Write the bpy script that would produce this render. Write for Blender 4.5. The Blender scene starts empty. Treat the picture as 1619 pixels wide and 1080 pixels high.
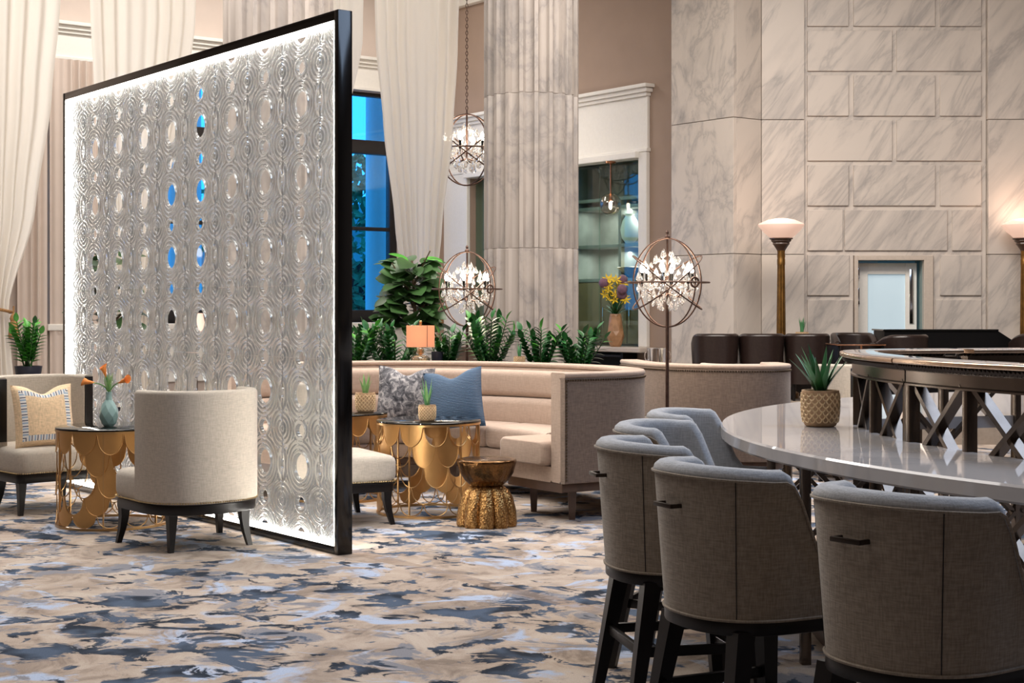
import bpy, bmesh, math, random
import numpy as np
from mathutils import Vector, Matrix

random.seed(7)
scene = bpy.context.scene
COL = scene.collection
PI = math.pi

# ------------------------------------------------------------------ camera
FPX, CX, HOR, EYE = 2400.0, 809.5, 491.0, 1.45
cam_d = bpy.data.cameras.new('camera')
cam_d.sensor_width = 36.0
cam_d.lens = 36.0 * FPX / 1619.0
cam_d.shift_y = -(540.0 - HOR) / 1619.0
cam_d.clip_end = 200
cam = bpy.data.objects.new('camera', cam_d)
COL.objects.link(cam)
cam.location = (0, 0, EYE)
cam.rotation_euler = (PI / 2, 0, 0)
scene.camera = cam

# ------------------------------------------------------------------ sky, lights, exposure
world = bpy.data.worlds.new('World')
scene.world = world
world.use_nodes = True
_bg = world.node_tree.nodes['Background']
_bg.inputs['Color'].default_value = (0.03, 0.36, 0.9, 1)      # blue dusk sky
_bg.inputs['Strength'].default_value = 3.0

def area(name, loc, size, power, color, rot=(0, 0, 0), spread=None):
    l = bpy.data.lights.new(name, 'AREA')
    l.shape = 'RECTANGLE'
    l.size, l.size_y = size
    l.energy = power
    l.color = color
    if spread: l.spread = spread
    o = bpy.data.objects.new(name, l)
    o.location = loc
    o.rotation_euler = rot
    COL.objects.link(o)
    return o

WARM = (1.0, 0.92, 0.84)
NEUT = (1.0, 0.95, 0.90)
area('ceiling_fill_lounge', (-2.4, 10.6, 6.9), (5.0, 4.0), 330, NEUT)  # unseen area light added under the ceiling to light the lounge
area('ceiling_fill_window_side', (-4.2, 13.6, 6.9), (5.0, 3.0), 480, NEUT)  # added area light without a fixture, brightens the window side
area('ceiling_fill_rear', (2.5, 13.6, 6.9), (6.0, 3.0), 760, WARM)  # unseen light put in to brighten the rear and the marble wall
area('drape_fill', (-3.9, 20.6, 6.95), (7.0, 0.7), 230, NEUT, (0, 0, math.atan2(0.605, 0.796)))  # added behind the sheer drapes to backlight them and the window wall
area('ceiling_fill_front', (-2.0, 4.5, 6.9), (5.0, 4.0), 110, NEUT)  # weak fill added over the foreground, no fixture modelled
area('bar_blue_fill', (5.2, 6.6, 6.9), (4.0, 4.5), 330, (0.55, 0.72, 1.0))  # added blue area light tinting stool tops and counter; the ceiling has no opening

vs = scene.view_settings
vs.view_transform = 'Standard'
vs.look = 'None'
vs.gamma = 1.0
vs.use_curve_mapping = False
vs.exposure = 0.0
scene.display_settings.display_device = 'sRGB'
cy = scene.cycles
cy.use_denoising = True
cy.max_bounces = 10
cy.diffuse_bounces = 4
cy.glossy_bounces = 4
cy.transmission_bounces = 8
cy.transparent_max_bounces = 12
cy.sample_clamp_indirect = 6.0
cy.blur_glossy = 0.6

# ------------------------------------------------------------------ directions of the room
E1 = Vector((-0.605, 0.796)); E1.normalize()     # along the glass divider, receding left
E2 = Vector((E1.y, -E1.x))                       # along the window wall, receding right

def at(px, d, z=0.0):
    return Vector(((px - CX) * d / FPX, d, z))

# ------------------------------------------------------------------ materials
def lin(r, g, b):
    f = lambda c: (c / 255 / 12.92) if c / 255 <= 0.04045 else ((c / 255 + 0.055) / 1.055) ** 2.4
    return (f(r), f(g), f(b), 1)

class NT:
    def __init__(s, name):
        s.m = bpy.data.materials.new(name)
        s.m.use_nodes = True
        s.t = s.m.node_tree
        s.p = s.t.nodes['Principled BSDF']
        s.out = s.t.nodes['Material Output']
    def n(s, typ, **kw):
        nd = s.t.nodes.new(typ)
        for k, v in kw.items():
            if k.startswith('i_'):
                nd.inputs[int(k[2:])].default_value = v
            else:
                setattr(nd, k, v)
        return nd
    def l(s, a, b): s.t.links.new(a, b)
    def ramp(s, stops, fac):
        r = s.n('ShaderNodeValToRGB')
        e = r.color_ramp.elements
        while len(e) < len(stops): e.new(0.5)
        for i, (p, c) in enumerate(stops):
            e[i].position = p
            e[i].color = c
        s.l(fac, r.inputs[0])
        return r.outputs[0]
    def mix(s, fac, a, b, blend='MIX'):
        m = s.n('ShaderNodeMix', data_type='RGBA', blend_type=blend)
        for sock, v in ((m.inputs[0], fac), (m.inputs[6], a), (m.inputs[7], b)):
            if hasattr(v, 'links'): s.l(v, sock)
            else: sock.default_value = v
        return m.outputs[2]
    def noise(s, vec, scale, detail=3, rough=0.5, dist=0.0):
        nd = s.n('ShaderNodeTexNoise')
        nd.inputs['Scale'].default_value = scale
        nd.inputs['Detail'].default_value = detail
        nd.inputs['Roughness'].default_value = rough
        nd.inputs['Distortion'].default_value = dist
        if vec is not None: s.l(vec, nd.inputs['Vector'])
        return nd.outputs[0]
    def mapping(s, vec, scale=(1, 1, 1), rot=(0, 0, 0), loc=(0, 0, 0)):
        m = s.n('ShaderNodeMapping')
        m.inputs['Scale'].default_value = scale
        m.inputs['Rotation'].default_value = rot
        m.inputs['Location'].default_value = loc
        s.l(vec, m.inputs['Vector'])
        return m.outputs[0]
    def bump(s, h, strength=0.3, dist=0.01):
        b = s.n('ShaderNodeBump')
        b.inputs['Strength'].default_value = strength
        b.inputs['Distance'].default_value = dist
        s.l(h, b.inputs['Height'])
        s.l(b.outputs[0], s.p.inputs['Normal'])
    def objvec(s): return s.n('ShaderNodeTexCoord').outputs['Object']
    def genvec(s): return s.n('ShaderNodeTexCoord').outputs['Generated']
    def rndvec(s, k=20.0):
        tc = s.n('ShaderNodeTexCoord').outputs['Object']
        oi = s.n('ShaderNodeObjectInfo').outputs['Random']
        mu = s.n('ShaderNodeMath', operation='MULTIPLY'); s.l(oi, mu.inputs[0]); mu.inputs[1].default_value = k
        va = s.n('ShaderNodeVectorMath', operation='ADD'); s.l(tc, va.inputs[0]); s.l(mu.outputs[0], va.inputs[1])
        return va.outputs[0]

def plain(name, col, rough=0.5, metal=0.0, spec=0.5, grain=0.0, gscale=30, bump=0.0, coat=0.0, emit=None):
    t = NT(name)
    p = t.p
    p.inputs['Base Color'].default_value = col
    p.inputs['Roughness'].default_value = rough
    p.inputs['Metallic'].default_value = metal
    p.inputs['Specular IOR Level'].default_value = spec
    p.inputs['Coat Weight'].default_value = coat
    v = t.rndvec()
    n = t.noise(v, gscale, 4)
    if grain:
        dk = tuple(c * (1 - grain) for c in col[:3]) + (1,)
        lt = tuple(min(1, c * (1 + grain)) for c in col[:3]) + (1,)
        t.l(t.ramp([(0.3, dk), (0.7, lt)], n), p.inputs['Base Color'])
    if bump: t.bump(n, bump)
    if emit:
        p.inputs['Emission Color'].default_value = emit[0]
        p.inputs['Emission Strength'].default_value = emit[1]
    return t.m

def fabric(name, col, dark=0.82, scale=220, rough=0.9, bump=0.35, dist=0.002):
    t = NT(name)
    v = t.rndvec(3.0)
    a = t.noise(t.mapping(v, (1, 1, 0.12)), scale, 2)
    b = t.noise(t.mapping(v, (0.12, 0.12, 1)), scale, 2)
    m = t.n('ShaderNodeMath', operation='ADD'); t.l(a, m.inputs[0]); t.l(b, m.inputs[1])
    h = t.n('ShaderNodeMath', operation='MULTIPLY'); t.l(m.outputs[0], h.inputs[0]); h.inputs[1].default_value = 0.5
    dk = tuple(c * dark for c in col[:3]) + (1,)
    lt = tuple(min(1, c * (2 - dark)) for c in col[:3]) + (1,)
    t.l(t.ramp([(0.38, dk), (0.62, lt)], h.outputs[0]), t.p.inputs['Base Color'])
    t.p.inputs['Roughness'].default_value = rough
    t.p.inputs['Specular IOR Level'].default_value = 0.15
    t.p.inputs['Sheen Weight'].default_value = 0.25
    t.p.inputs['Sheen Roughness'].default_value = 0.5
    t.bump(h.outputs[0], bump, dist)
    return t.m

def weave(name, col, dark=0.55, scale=55):
    """coarse basket weave: two crossed waves"""
    t = NT(name)
    v = t.objvec()
    w1 = t.n('ShaderNodeTexWave', bands_direction='Z'); w1.inputs['Scale'].default_value = scale * 0.62
    w1.inputs['Distortion'].default_value = 1.2; w1.inputs['Detail Scale'].default_value = 6
    t.l(v, w1.inputs['Vector'])
    w2 = t.n('ShaderNodeTexWave', bands_direction='DIAGONAL'); w2.inputs['Scale'].default_value = scale * 0.5
    w2.inputs['Distortion'].default_value = 1.5; w2.inputs['Detail Scale'].default_value = 6
    t.l(t.mapping(v, (1, 1, 0)), w2.inputs['Vector'])
    h = t.n('ShaderNodeMath', operation='MULTIPLY'); t.l(w1.outputs[1], h.inputs[0]); t.l(w2.outputs[1], h.inputs[1])
    nz = t.noise(v, 14, 3)
    dk = tuple(c * dark for c in col[:3]) + (1,)
    c1 = t.ramp([(0.0, dk), (0.5, col)], h.outputs[0])
    t.l(t.mix(0.4, c1, t.ramp([(0.3, dk), (0.7, col)], nz)), t.p.inputs['Base Color'])
    t.p.inputs['Roughness'].default_value = 0.95
    t.p.inputs['Specular IOR Level'].default_value = 0.1
    t.bump(h.outputs[0], 0.5, 0.003)
    return t.m

def marble(name, base, vein, scale=1.0, amt=0.75, rough=0.35, rot=(0.2, -0.62, 0.3), stretch=0.14, rk=20.0, warm=None):
    t = NT(name)
    v = t.rndvec(rk)
    vm = t.mapping(t.mapping(v, (1, 1, 1), rot), (1, 1, stretch))
    n1 = t.noise(vm, 1.1 * scale, 6, 0.6, 0.45)
    n2 = t.noise(vm, 3.2 * scale, 8, 0.65, 0.35)
    ab = t.n('ShaderNodeMath', operation='SUBTRACT'); t.l(n1, ab.inputs[0]); ab.inputs[1].default_value = 0.5
    aa = t.n('ShaderNodeMath', operation='ABSOLUTE'); t.l(ab.outputs[0], aa.inputs[0])
    c_soft = t.ramp([(0.40, (0, 0, 0, 1)), (0.72, (1, 1, 1, 1))], n2)
    c_vein = t.ramp([(0.0, (1, 1, 1, 1)), (0.025, (0.35, 0.35, 0.35, 1)), (0.07, (0, 0, 0, 1))], aa.outputs[0])
    patch = t.ramp([(0.48, (0, 0, 0, 1)), (0.62, (1, 1, 1, 1))], t.noise(vm, 0.8 * scale, 3, 0.5))
    b2 = warm or tuple(c * 0.9 for c in base[:3]) + (1,)
    g = t.mix(t.noise(v, 0.7 * scale, 2), base, b2)
    sv = t.mix(1.0, c_soft, patch, 'MULTIPLY')
    lite = tuple(base[i] * 0.45 + vein[i] * 0.55 for i in range(3)) + (1,)
    g = t.mix(sv, g, lite)
    fv = t.n('ShaderNodeMath', operation='MULTIPLY'); t.l(c_vein, fv.inputs[0]); fv.inputs[1].default_value = amt
    g = t.mix(fv.outputs[0], g, vein)
    t.l(g, t.p.inputs['Base Color'])
    t.p.inputs['Roughness'].default_value = rough
    return t.m

def glassy(name, col=(1, 1, 1, 1), rough=0.0, ior=1.45, diffuse=0.0):
    t = NT(name)
    p = t.p
    p.inputs['Base Color'].default_value = col
    p.inputs['Transmission Weight'].default_value = 1.0
    p.inputs['Roughness'].default_value = rough
    p.inputs['IOR'].default_value = ior
    if diffuse:
        d = t.n('ShaderNodeBsdfTranslucent'); d.inputs['Color'].default_value = (0.95, 0.95, 0.93, 1)
        d2 = t.n('ShaderNodeBsdfDiffuse'); d2.inputs['Color'].default_value = (0.95, 0.95, 0.93, 1)
        m2 = t.n('ShaderNodeMixShader'); t.l(d.outputs[0], m2.inputs[1]); t.l(d2.outputs[0], m2.inputs[2])
        mx = t.n('ShaderNodeMixShader'); mx.inputs[0].default_value = diffuse
        t.l(p.outputs[0], mx.inputs[1]); t.l(m2.outputs[0], mx.inputs[2])
        t.l(mx.outputs[0], t.out.inputs[0])
    return t.m

def thinglass(name, col=(1, 1, 1, 1), gloss=0.12, rough=0.02):
    t = NT(name)
    tr = t.n('ShaderNodeBsdfTransparent'); tr.inputs[0].default_value = col
    gl = t.n('ShaderNodeBsdfGlossy'); gl.inputs['Roughness'].default_value = rough
    mx = t.n('ShaderNodeMixShader'); mx.inputs[0].default_value = gloss
    t.l(tr.outputs[0], mx.inputs[1]); t.l(gl.outputs[0], mx.inputs[2]); t.l(mx.outputs[0], t.out.inputs[0])
    return t.m

def emit(name, col, strength):
    t = NT(name)
    e = t.n('ShaderNodeEmission'); e.inputs[0].default_value = col; e.inputs[1].default_value = strength
    t.l(e.outputs[0], t.out.inputs[0])
    return t.m

def sheer(name, col):
    t = NT(name)
    d = t.n('ShaderNodeBsdfDiffuse'); d.inputs[0].default_value = col
    s = t.n('ShaderNodeBsdfTranslucent'); s.inputs[0].default_value = col
    tr = t.n('ShaderNodeBsdfTransparent')
    m = t.n('ShaderNodeMixShader'); m.inputs[0].default_value = 0.4
    t.l(d.outputs[0], m.inputs[1]); t.l(s.outputs[0], m.inputs[2])
    m2 = t.n('ShaderNodeMixShader'); m2.inputs[0].default_value = 0.015
    t.l(m.outputs[0], m2.inputs[1]); t.l(tr.outputs[0], m2.inputs[2]); t.l(m2.outputs[0], t.out.inputs[0])
    return t.m

M = {}
M['linen'] = fabric('linen_light', lin(182, 172, 159), dark=0.88)
M['linen_white'] = fabric('linen_white', lin(226, 222, 212))
M['sofa'] = fabric('sofa_linen', lin(174, 152, 136), scale=160, dark=0.9)
M['sofa_out'] = fabric('sofa_outer', lin(126, 108, 95), scale=160, dark=0.82)
M['weave'] = fabric('stool_weave', lin(146, 134, 120), dark=0.8, scale=210, bump=0.8, dist=0.003)
M['weave_bluelit'] = fabric('stool_weave_bluelit', lin(172, 174, 178), dark=0.86, scale=210, bump=0.7, dist=0.003)  # bluish light from above is put into this cloth colour
M['darkwood'] = plain('dark_wood', lin(20, 16, 15), 0.35, spec=0.3, grain=0.3, gscale=12)
M['brownwood'] = plain('brown_wood', lin(78, 56, 44), 0.35, grain=0.25, gscale=10)
M['black'] = plain('black_lacquer', lin(7, 6, 6), 0.5, spec=0.2)
M['screenblack'] = plain('screen_black', lin(16, 14, 13), 0.12)
M['bronze'] = plain('dark_bronze', lin(112, 100, 90), 0.22, metal=0.9, grain=0.2, gscale=8)
M['bronze_dk'] = plain('rope_bronze', lin(60, 52, 46), 0.4, metal=0.8)
M['copper'] = plain('copper_edge', lin(214, 150, 110), 0.22, metal=0.9, grain=0.15)
M['railtop'] = plain('rail_top_metal', lin(196, 168, 142), 0.2, metal=0.85, grain=0.12)
M['gold'] = plain('satin_gold', lin(196, 150, 94), 0.36, metal=0.8, grain=0.08, gscale=6)
M['goldrod'] = plain('gold_rod', lin(190, 150, 100), 0.3, metal=0.9)
M['brass'] = plain('aged_brass', lin(132, 96, 48), 0.35, metal=0.85, grain=0.3, gscale=14)
M['nail'] = plain('nailhead_brass', lin(190, 165, 120), 0.3, metal=0.9)
M['naildk'] = plain('nailhead_dark', lin(92, 78, 64), 0.35, metal=0.9)
M['iron'] = plain('rust_iron', lin(88, 66, 56), 0.45, metal=0.7, grain=0.25)
M['chrome'] = plain('chrome', lin(225, 225, 225), 0.12, metal=1.0)
M['white'] = plain('white_paint', lin(238, 234, 226), 0.5, grain=0.02)
M['beige_wall'] = plain('beige_wall', lin(214, 198, 186), 0.8, grain=0.03, gscale=3)
M['brown_wall'] = plain('brown_wall', lin(164, 142, 126), 0.8, grain=0.03, gscale=3)
M['ceiling'] = plain('ceiling_paint', lin(186, 178, 170), 0.9, grain=0.02)
M['plainwall'] = plain('far_wall', lin(128, 114, 102), 0.85, grain=0.03)
M['marble'] = marble('wall_marble', lin(216, 205, 194), lin(124, 121, 122), 1.9, 0.38, 0.4)
M['marble_joint'] = plain('marble_joint', lin(150, 136, 124), 0.7)
M['col_marble'] = marble('column_marble', lin(178, 168, 159), lin(94, 94, 98), 1.5, 0.35, 0.4, rot=(0.2, 0.4, 0), stretch=0.6, warm=lin(160, 150, 143))
M['quartz'] = marble('quartz_top', lin(205, 200, 198), lin(170, 168, 170), 0.8, 0.4, 0.035)
M['leather'] = plain('brown_leather', lin(40, 29, 26), 0.32, grain=0.2, gscale=40, bump=0.1)
M['blueglass'] = thinglass('window_glass', (0.75, 0.93, 1, 1), 0.05)
M['niche_glass'] = thinglass('niche_glass', (0.80, 0.93, 0.90, 1), 0.06)
M['globe_glass'] = thinglass('globe_glass', (0.93, 0.90, 0.86, 1), 0.16)
M['frost'] = plain('frosted_glass_glowing', lin(196, 214, 222), 0.6, emit=(lin(190, 220, 236), 0.28))  # emission added so the pane glows as if lit from behind
M['steel_dk'] = plain('dark_window_steel', lin(40, 36, 36), 0.45, metal=0.3)
M['glass'] = glassy('cast_glass', (0.88, 0.94, 0.975, 1), 0.015, 1.55, 0.075)
M['crystal'] = glassy('crystal', (1, 1, 1, 1), 0.0, 1.6, 0.14)
M['bulb'] = emit('bulb_glow', (1, 0.88, 0.72, 1), 45)
M['led'] = emit('led_glow', (1, 0.94, 0.85, 1), 34)
M['opal'] = plain('opal_glass', lin(240, 214, 200), 0.4, emit=((1, 0.62, 0.46, 1), 0.5))
M['shade'] = sheer('orange_shade', lin(246, 196, 160))
M['sheer'] = sheer('sheer_drape', lin(240, 234, 224))
M['leaf'] = plain('zz_leaf', lin(26, 84, 34), 0.35, grain=0.35, gscale=5)
M['leaf_lt'] = plain('young_leaf', lin(70, 140, 50), 0.35, grain=0.25, gscale=5)
M['leaf_dk'] = plain('fiddle_leaf', lin(44, 74, 34), 0.4, grain=0.4, gscale=5)
M['aloe'] = plain('aloe_leaf', lin(84, 144, 94), 0.45, grain=0.25, gscale=10)
M['aloe_lt'] = plain('aloe_leaf_pale', lin(130, 176, 104), 0.45, grain=0.2, gscale=10)
M['soil'] = plain('soil', lin(48, 38, 30), 0.95, grain=0.4, gscale=60, bump=0.5)
M['stem'] = plain('stem_brown', lin(86, 70, 48), 0.7, grain=0.2)
M['pot_navy'] = plain('navy_pot', lin(24, 28, 44), 0.35)
M['basket'] = plain('pot_plaster', lin(182, 148, 113), 0.7, grain=0.15, gscale=40, bump=0.2)
M['potgold'] = plain('pot_gold_relief', lin(228, 200, 158), 0.4, metal=0.3, grain=0.15)
M['blackglass'] = plain('black_glass', lin(12, 14, 15), 0.04, spec=0.6)
M['amber'] = glassy('amber_glass', (0.95, 0.72, 0.4, 1), 0.02, 1.4, 0.1)
M['vase_mint'] = plain('mint_ceramic', lin(150, 184, 182), 0.3, grain=0.08, gscale=8)
M['vase_tan'] = plain('tan_ceramic', lin(176, 132, 94), 0.4, grain=0.2, gscale=10)
M['petal_y'] = plain('yellow_petal', lin(240, 200, 30), 0.6, grain=0.1)
M['petal_o'] = plain('orange_petal', lin(244, 148, 70), 0.6, grain=0.12)
M['petal_p'] = plain('plum_petal', lin(128, 92, 110), 0.7, grain=0.2)
M['tassel'] = plain('tassel_gold', lin(150, 110, 66), 0.8, grain=0.3, gscale=60)
M['niche_dark'] = plain('niche_dark', lin(142, 140, 136), 0.5, grain=0.15, gscale=6)
M['niche_wood'] = plain('niche_wood', lin(140, 112, 80), 0.5, grain=0.15, gscale=6)
M['stone_pale'] = plain('pale_stone', lin(200, 186, 172), 0.4, grain=0.05)
M['platform'] = plain('platform_stone', lin(150, 136, 122), 0.6, grain=0.08)
M['facade'] = plain('facade_stone', lin(235, 238, 240), 0.8, grain=0.03)
M['facade_dk'] = plain('facade_street', lin(110, 150, 150), 0.8, grain=0.3, gscale=1.5)
M['tree'] = plain('street_tree', lin(60, 130, 90), 0.7, grain=0.5, gscale=4)

def damask():
    t = NT('damask')
    v = t.objvec()
    n = t.noise(v, 20, 6, 0.65, 1.0)
    t.l(t.ramp([(0.36, lin(44, 44, 50)), (0.5, lin(110, 108, 112)), (0.66, lin(196, 190, 188))], n), t.p.inputs['Base Color'])
    t.p.inputs['Roughness'].default_value = 0.8
    return t.m
M['damask'] = damask()

def ribbed():
    t = NT('blue_ribbed')
    v = t.objvec()
    w = t.n('ShaderNodeTexWave', bands_direction='Z'); w.inputs['Scale'].default_value = 26; w.inputs['Distortion'].default_value = 0.6
    t.l(v, w.inputs['Vector'])
    n = t.noise(v, 5, 2)
    a = t.ramp([(0.1, lin(18, 38, 60)), (0.8, lin(64, 98, 128))], w.outputs[1])
    t.l(t.mix(n, a, lin(42, 78, 112)), t.p.inputs['Base Color'])
    t.p.inputs['Roughness'].default_value = 0.55
    t.p.inputs['Sheen Weight'].default_value = 0.08
    t.bump(w.outputs[1], 0.6, 0.006)
    return t.m
M['ribbed'] = ribbed()

def striped():
    t = NT('border_stripe')
    v = t.objvec()
    # stripes run across each border: choose the axis by which side is nearer the edge
    sx = t.n('ShaderNodeSeparateXYZ'); t.l(v, sx.inputs[0])
    def wav(sock):
        m = t.n('ShaderNodeMath', operation='MULTIPLY'); t.l(sock, m.inputs[0]); m.inputs[1].default_value = 24.0
        f = t.n('ShaderNodeMath', operation='FRACT'); t.l(m.outputs[0], f.inputs[0])
        return t.ramp([(0.0, lin(70, 74, 92)), (0.16, lin(70, 74, 92)), (0.2, lin(222, 218, 214)), (0.5, lin(222, 218, 214)),
                       (0.54, lin(150, 168, 190)), (0.78, lin(150, 168, 190)), (0.82, lin(226, 222, 216))], f.outputs[0])
    ax = t.n('ShaderNodeMath', operation='ABSOLUTE'); t.l(sx.outputs[0], ax.inputs[0])
    zc = t.n('ShaderNodeMath', operation='SUBTRACT'); t.l(sx.outputs[2], zc.inputs[0]); zc.inputs[1].default_value = 0.0
    az = t.n('ShaderNodeMath', operation='ABSOLUTE'); t.l(zc.outputs[0], az.inputs[0])
    gt = t.n('ShaderNodeMath', operation='GREATER_THAN'); t.l(ax.outputs[0], gt.inputs[0]); t.l(az.outputs[0], gt.inputs[1])
    c = t.mix(gt.outputs[0], wav(sx.outputs[0]), wav(sx.outputs[2]))
    t.l(c, t.p.inputs['Base Color'])
    t.p.inputs['Roughness'].default_value = 0.85
    return t.m
M['stripe'] = striped()
M['pillow_cream'] = fabric('pillow_cream', lin(224, 196, 160), scale=200)

def carpet():
    t = NT('carpet')
    tc = t.objvec()
    rz = math.atan2(E2.y, E2.x)
    v = t.mapping(tc, (1.0, 0.8, 1), (0, 0, 0.12))
    fine = t.noise(tc, 160, 2)
    d1 = t.noise(t.mapping(v, (0.75, 1.15, 1)), 5.2, 5, 0.62, 0.7)
    d2 = t.noise(t.mapping(v, (1.0, 1.3, 1), loc=(7, 3, 0)), 2.6, 5, 0.65, 0.7)
    d3 = t.noise(t.mapping(v, (0.9, 1.2, 1), loc=(13, 5, 2)), 3.0, 5, 0.62, 0.8)
    base = t.ramp([(0.36, lin(132, 119, 109)), (0.5, lin(168, 153, 140)), (0.64, lin(181, 168, 156))], t.noise(t.mapping(v, loc=(3, 9, 1)), 3.4, 5, 0.65, 0.8))
    pale = t.ramp([(0.55, (0, 0, 0, 1)), (0.62, (1, 1, 1, 1))], d3)
    c = t.mix(pale, base, lin(164, 176, 198))
    mid = t.ramp([(0.55, (0, 0, 0, 1)), (0.60, (1, 1, 1, 1))], d2)
    c = t.mix(mid, c, lin(128, 128, 134))
    # dark ink blots, gathered into drifts
    drift = t.ramp([(0.40, (0, 0, 0, 1)), (0.60, (1, 1, 1, 1))], t.noise(t.mapping(v, loc=(1, 2, 3)), 0.75, 2))
    dk = t.n('ShaderNodeMath', operation='MULTIPLY_ADD'); t.l(drift, dk.inputs[0]); dk.inputs[1].default_value = 0.085; t.l(d1, dk.inputs[2])
    blot = t.ramp([(0.578, (0, 0, 0, 1)), (0.612, (1, 1, 1, 1))], dk.outputs[0])
    inkc = t.ramp([(0.4, lin(44, 50, 60)), (0.6, lin(78, 90, 108))], t.noise(v, 5, 2))
    c = t.mix(blot, c, inkc)
    # a plain border band that continues the divider's line
    sp = t.n('ShaderNodeSeparateXYZ'); t.l(t.mapping(tc, rot=(0, 0, -rz), loc=(0, 0, 0)), sp.inputs[0])
    pa = Vector((-0.86, 9.0)).dot(E2)
    sb = t.n('ShaderNodeMath', operation='SUBTRACT'); t.l(sp.outputs[0], sb.inputs[0]); sb.inputs[1].default_value = pa
    ab = t.n('ShaderNodeMath', operation='ABSOLUTE'); t.l(sb.outputs[0], ab.inputs[0])
    lt = t.n('ShaderNodeMath', operation='LESS_THAN'); t.l(ab.outputs[0], lt.inputs[0]); lt.inputs[1].default_value = 0.06
    mm = t.n('ShaderNodeMath', operation='MULTIPLY'); t.l(lt.outputs[0], mm.inputs[0]); mm.inputs[1].default_value = 0.55
    c = t.mix(mm.outputs[0], c, lin(140, 122, 108))
    c = t.mix(0.12, c, t.ramp([(0.3, (0.1, 0.1, 0.1, 1)), (0.7, (0.9, 0.9, 0.9, 1))], fine), 'OVERLAY')
    t.l(c, t.p.inputs['Base Color'])
    t.p.inputs['Roughness'].default_value = 1.0
    t.p.inputs['Specular IOR Level'].default_value = 0.05
    t.bump(fine, 0.5, 0.004)
    return t.m
M['carpet'] = carpet()

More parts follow.
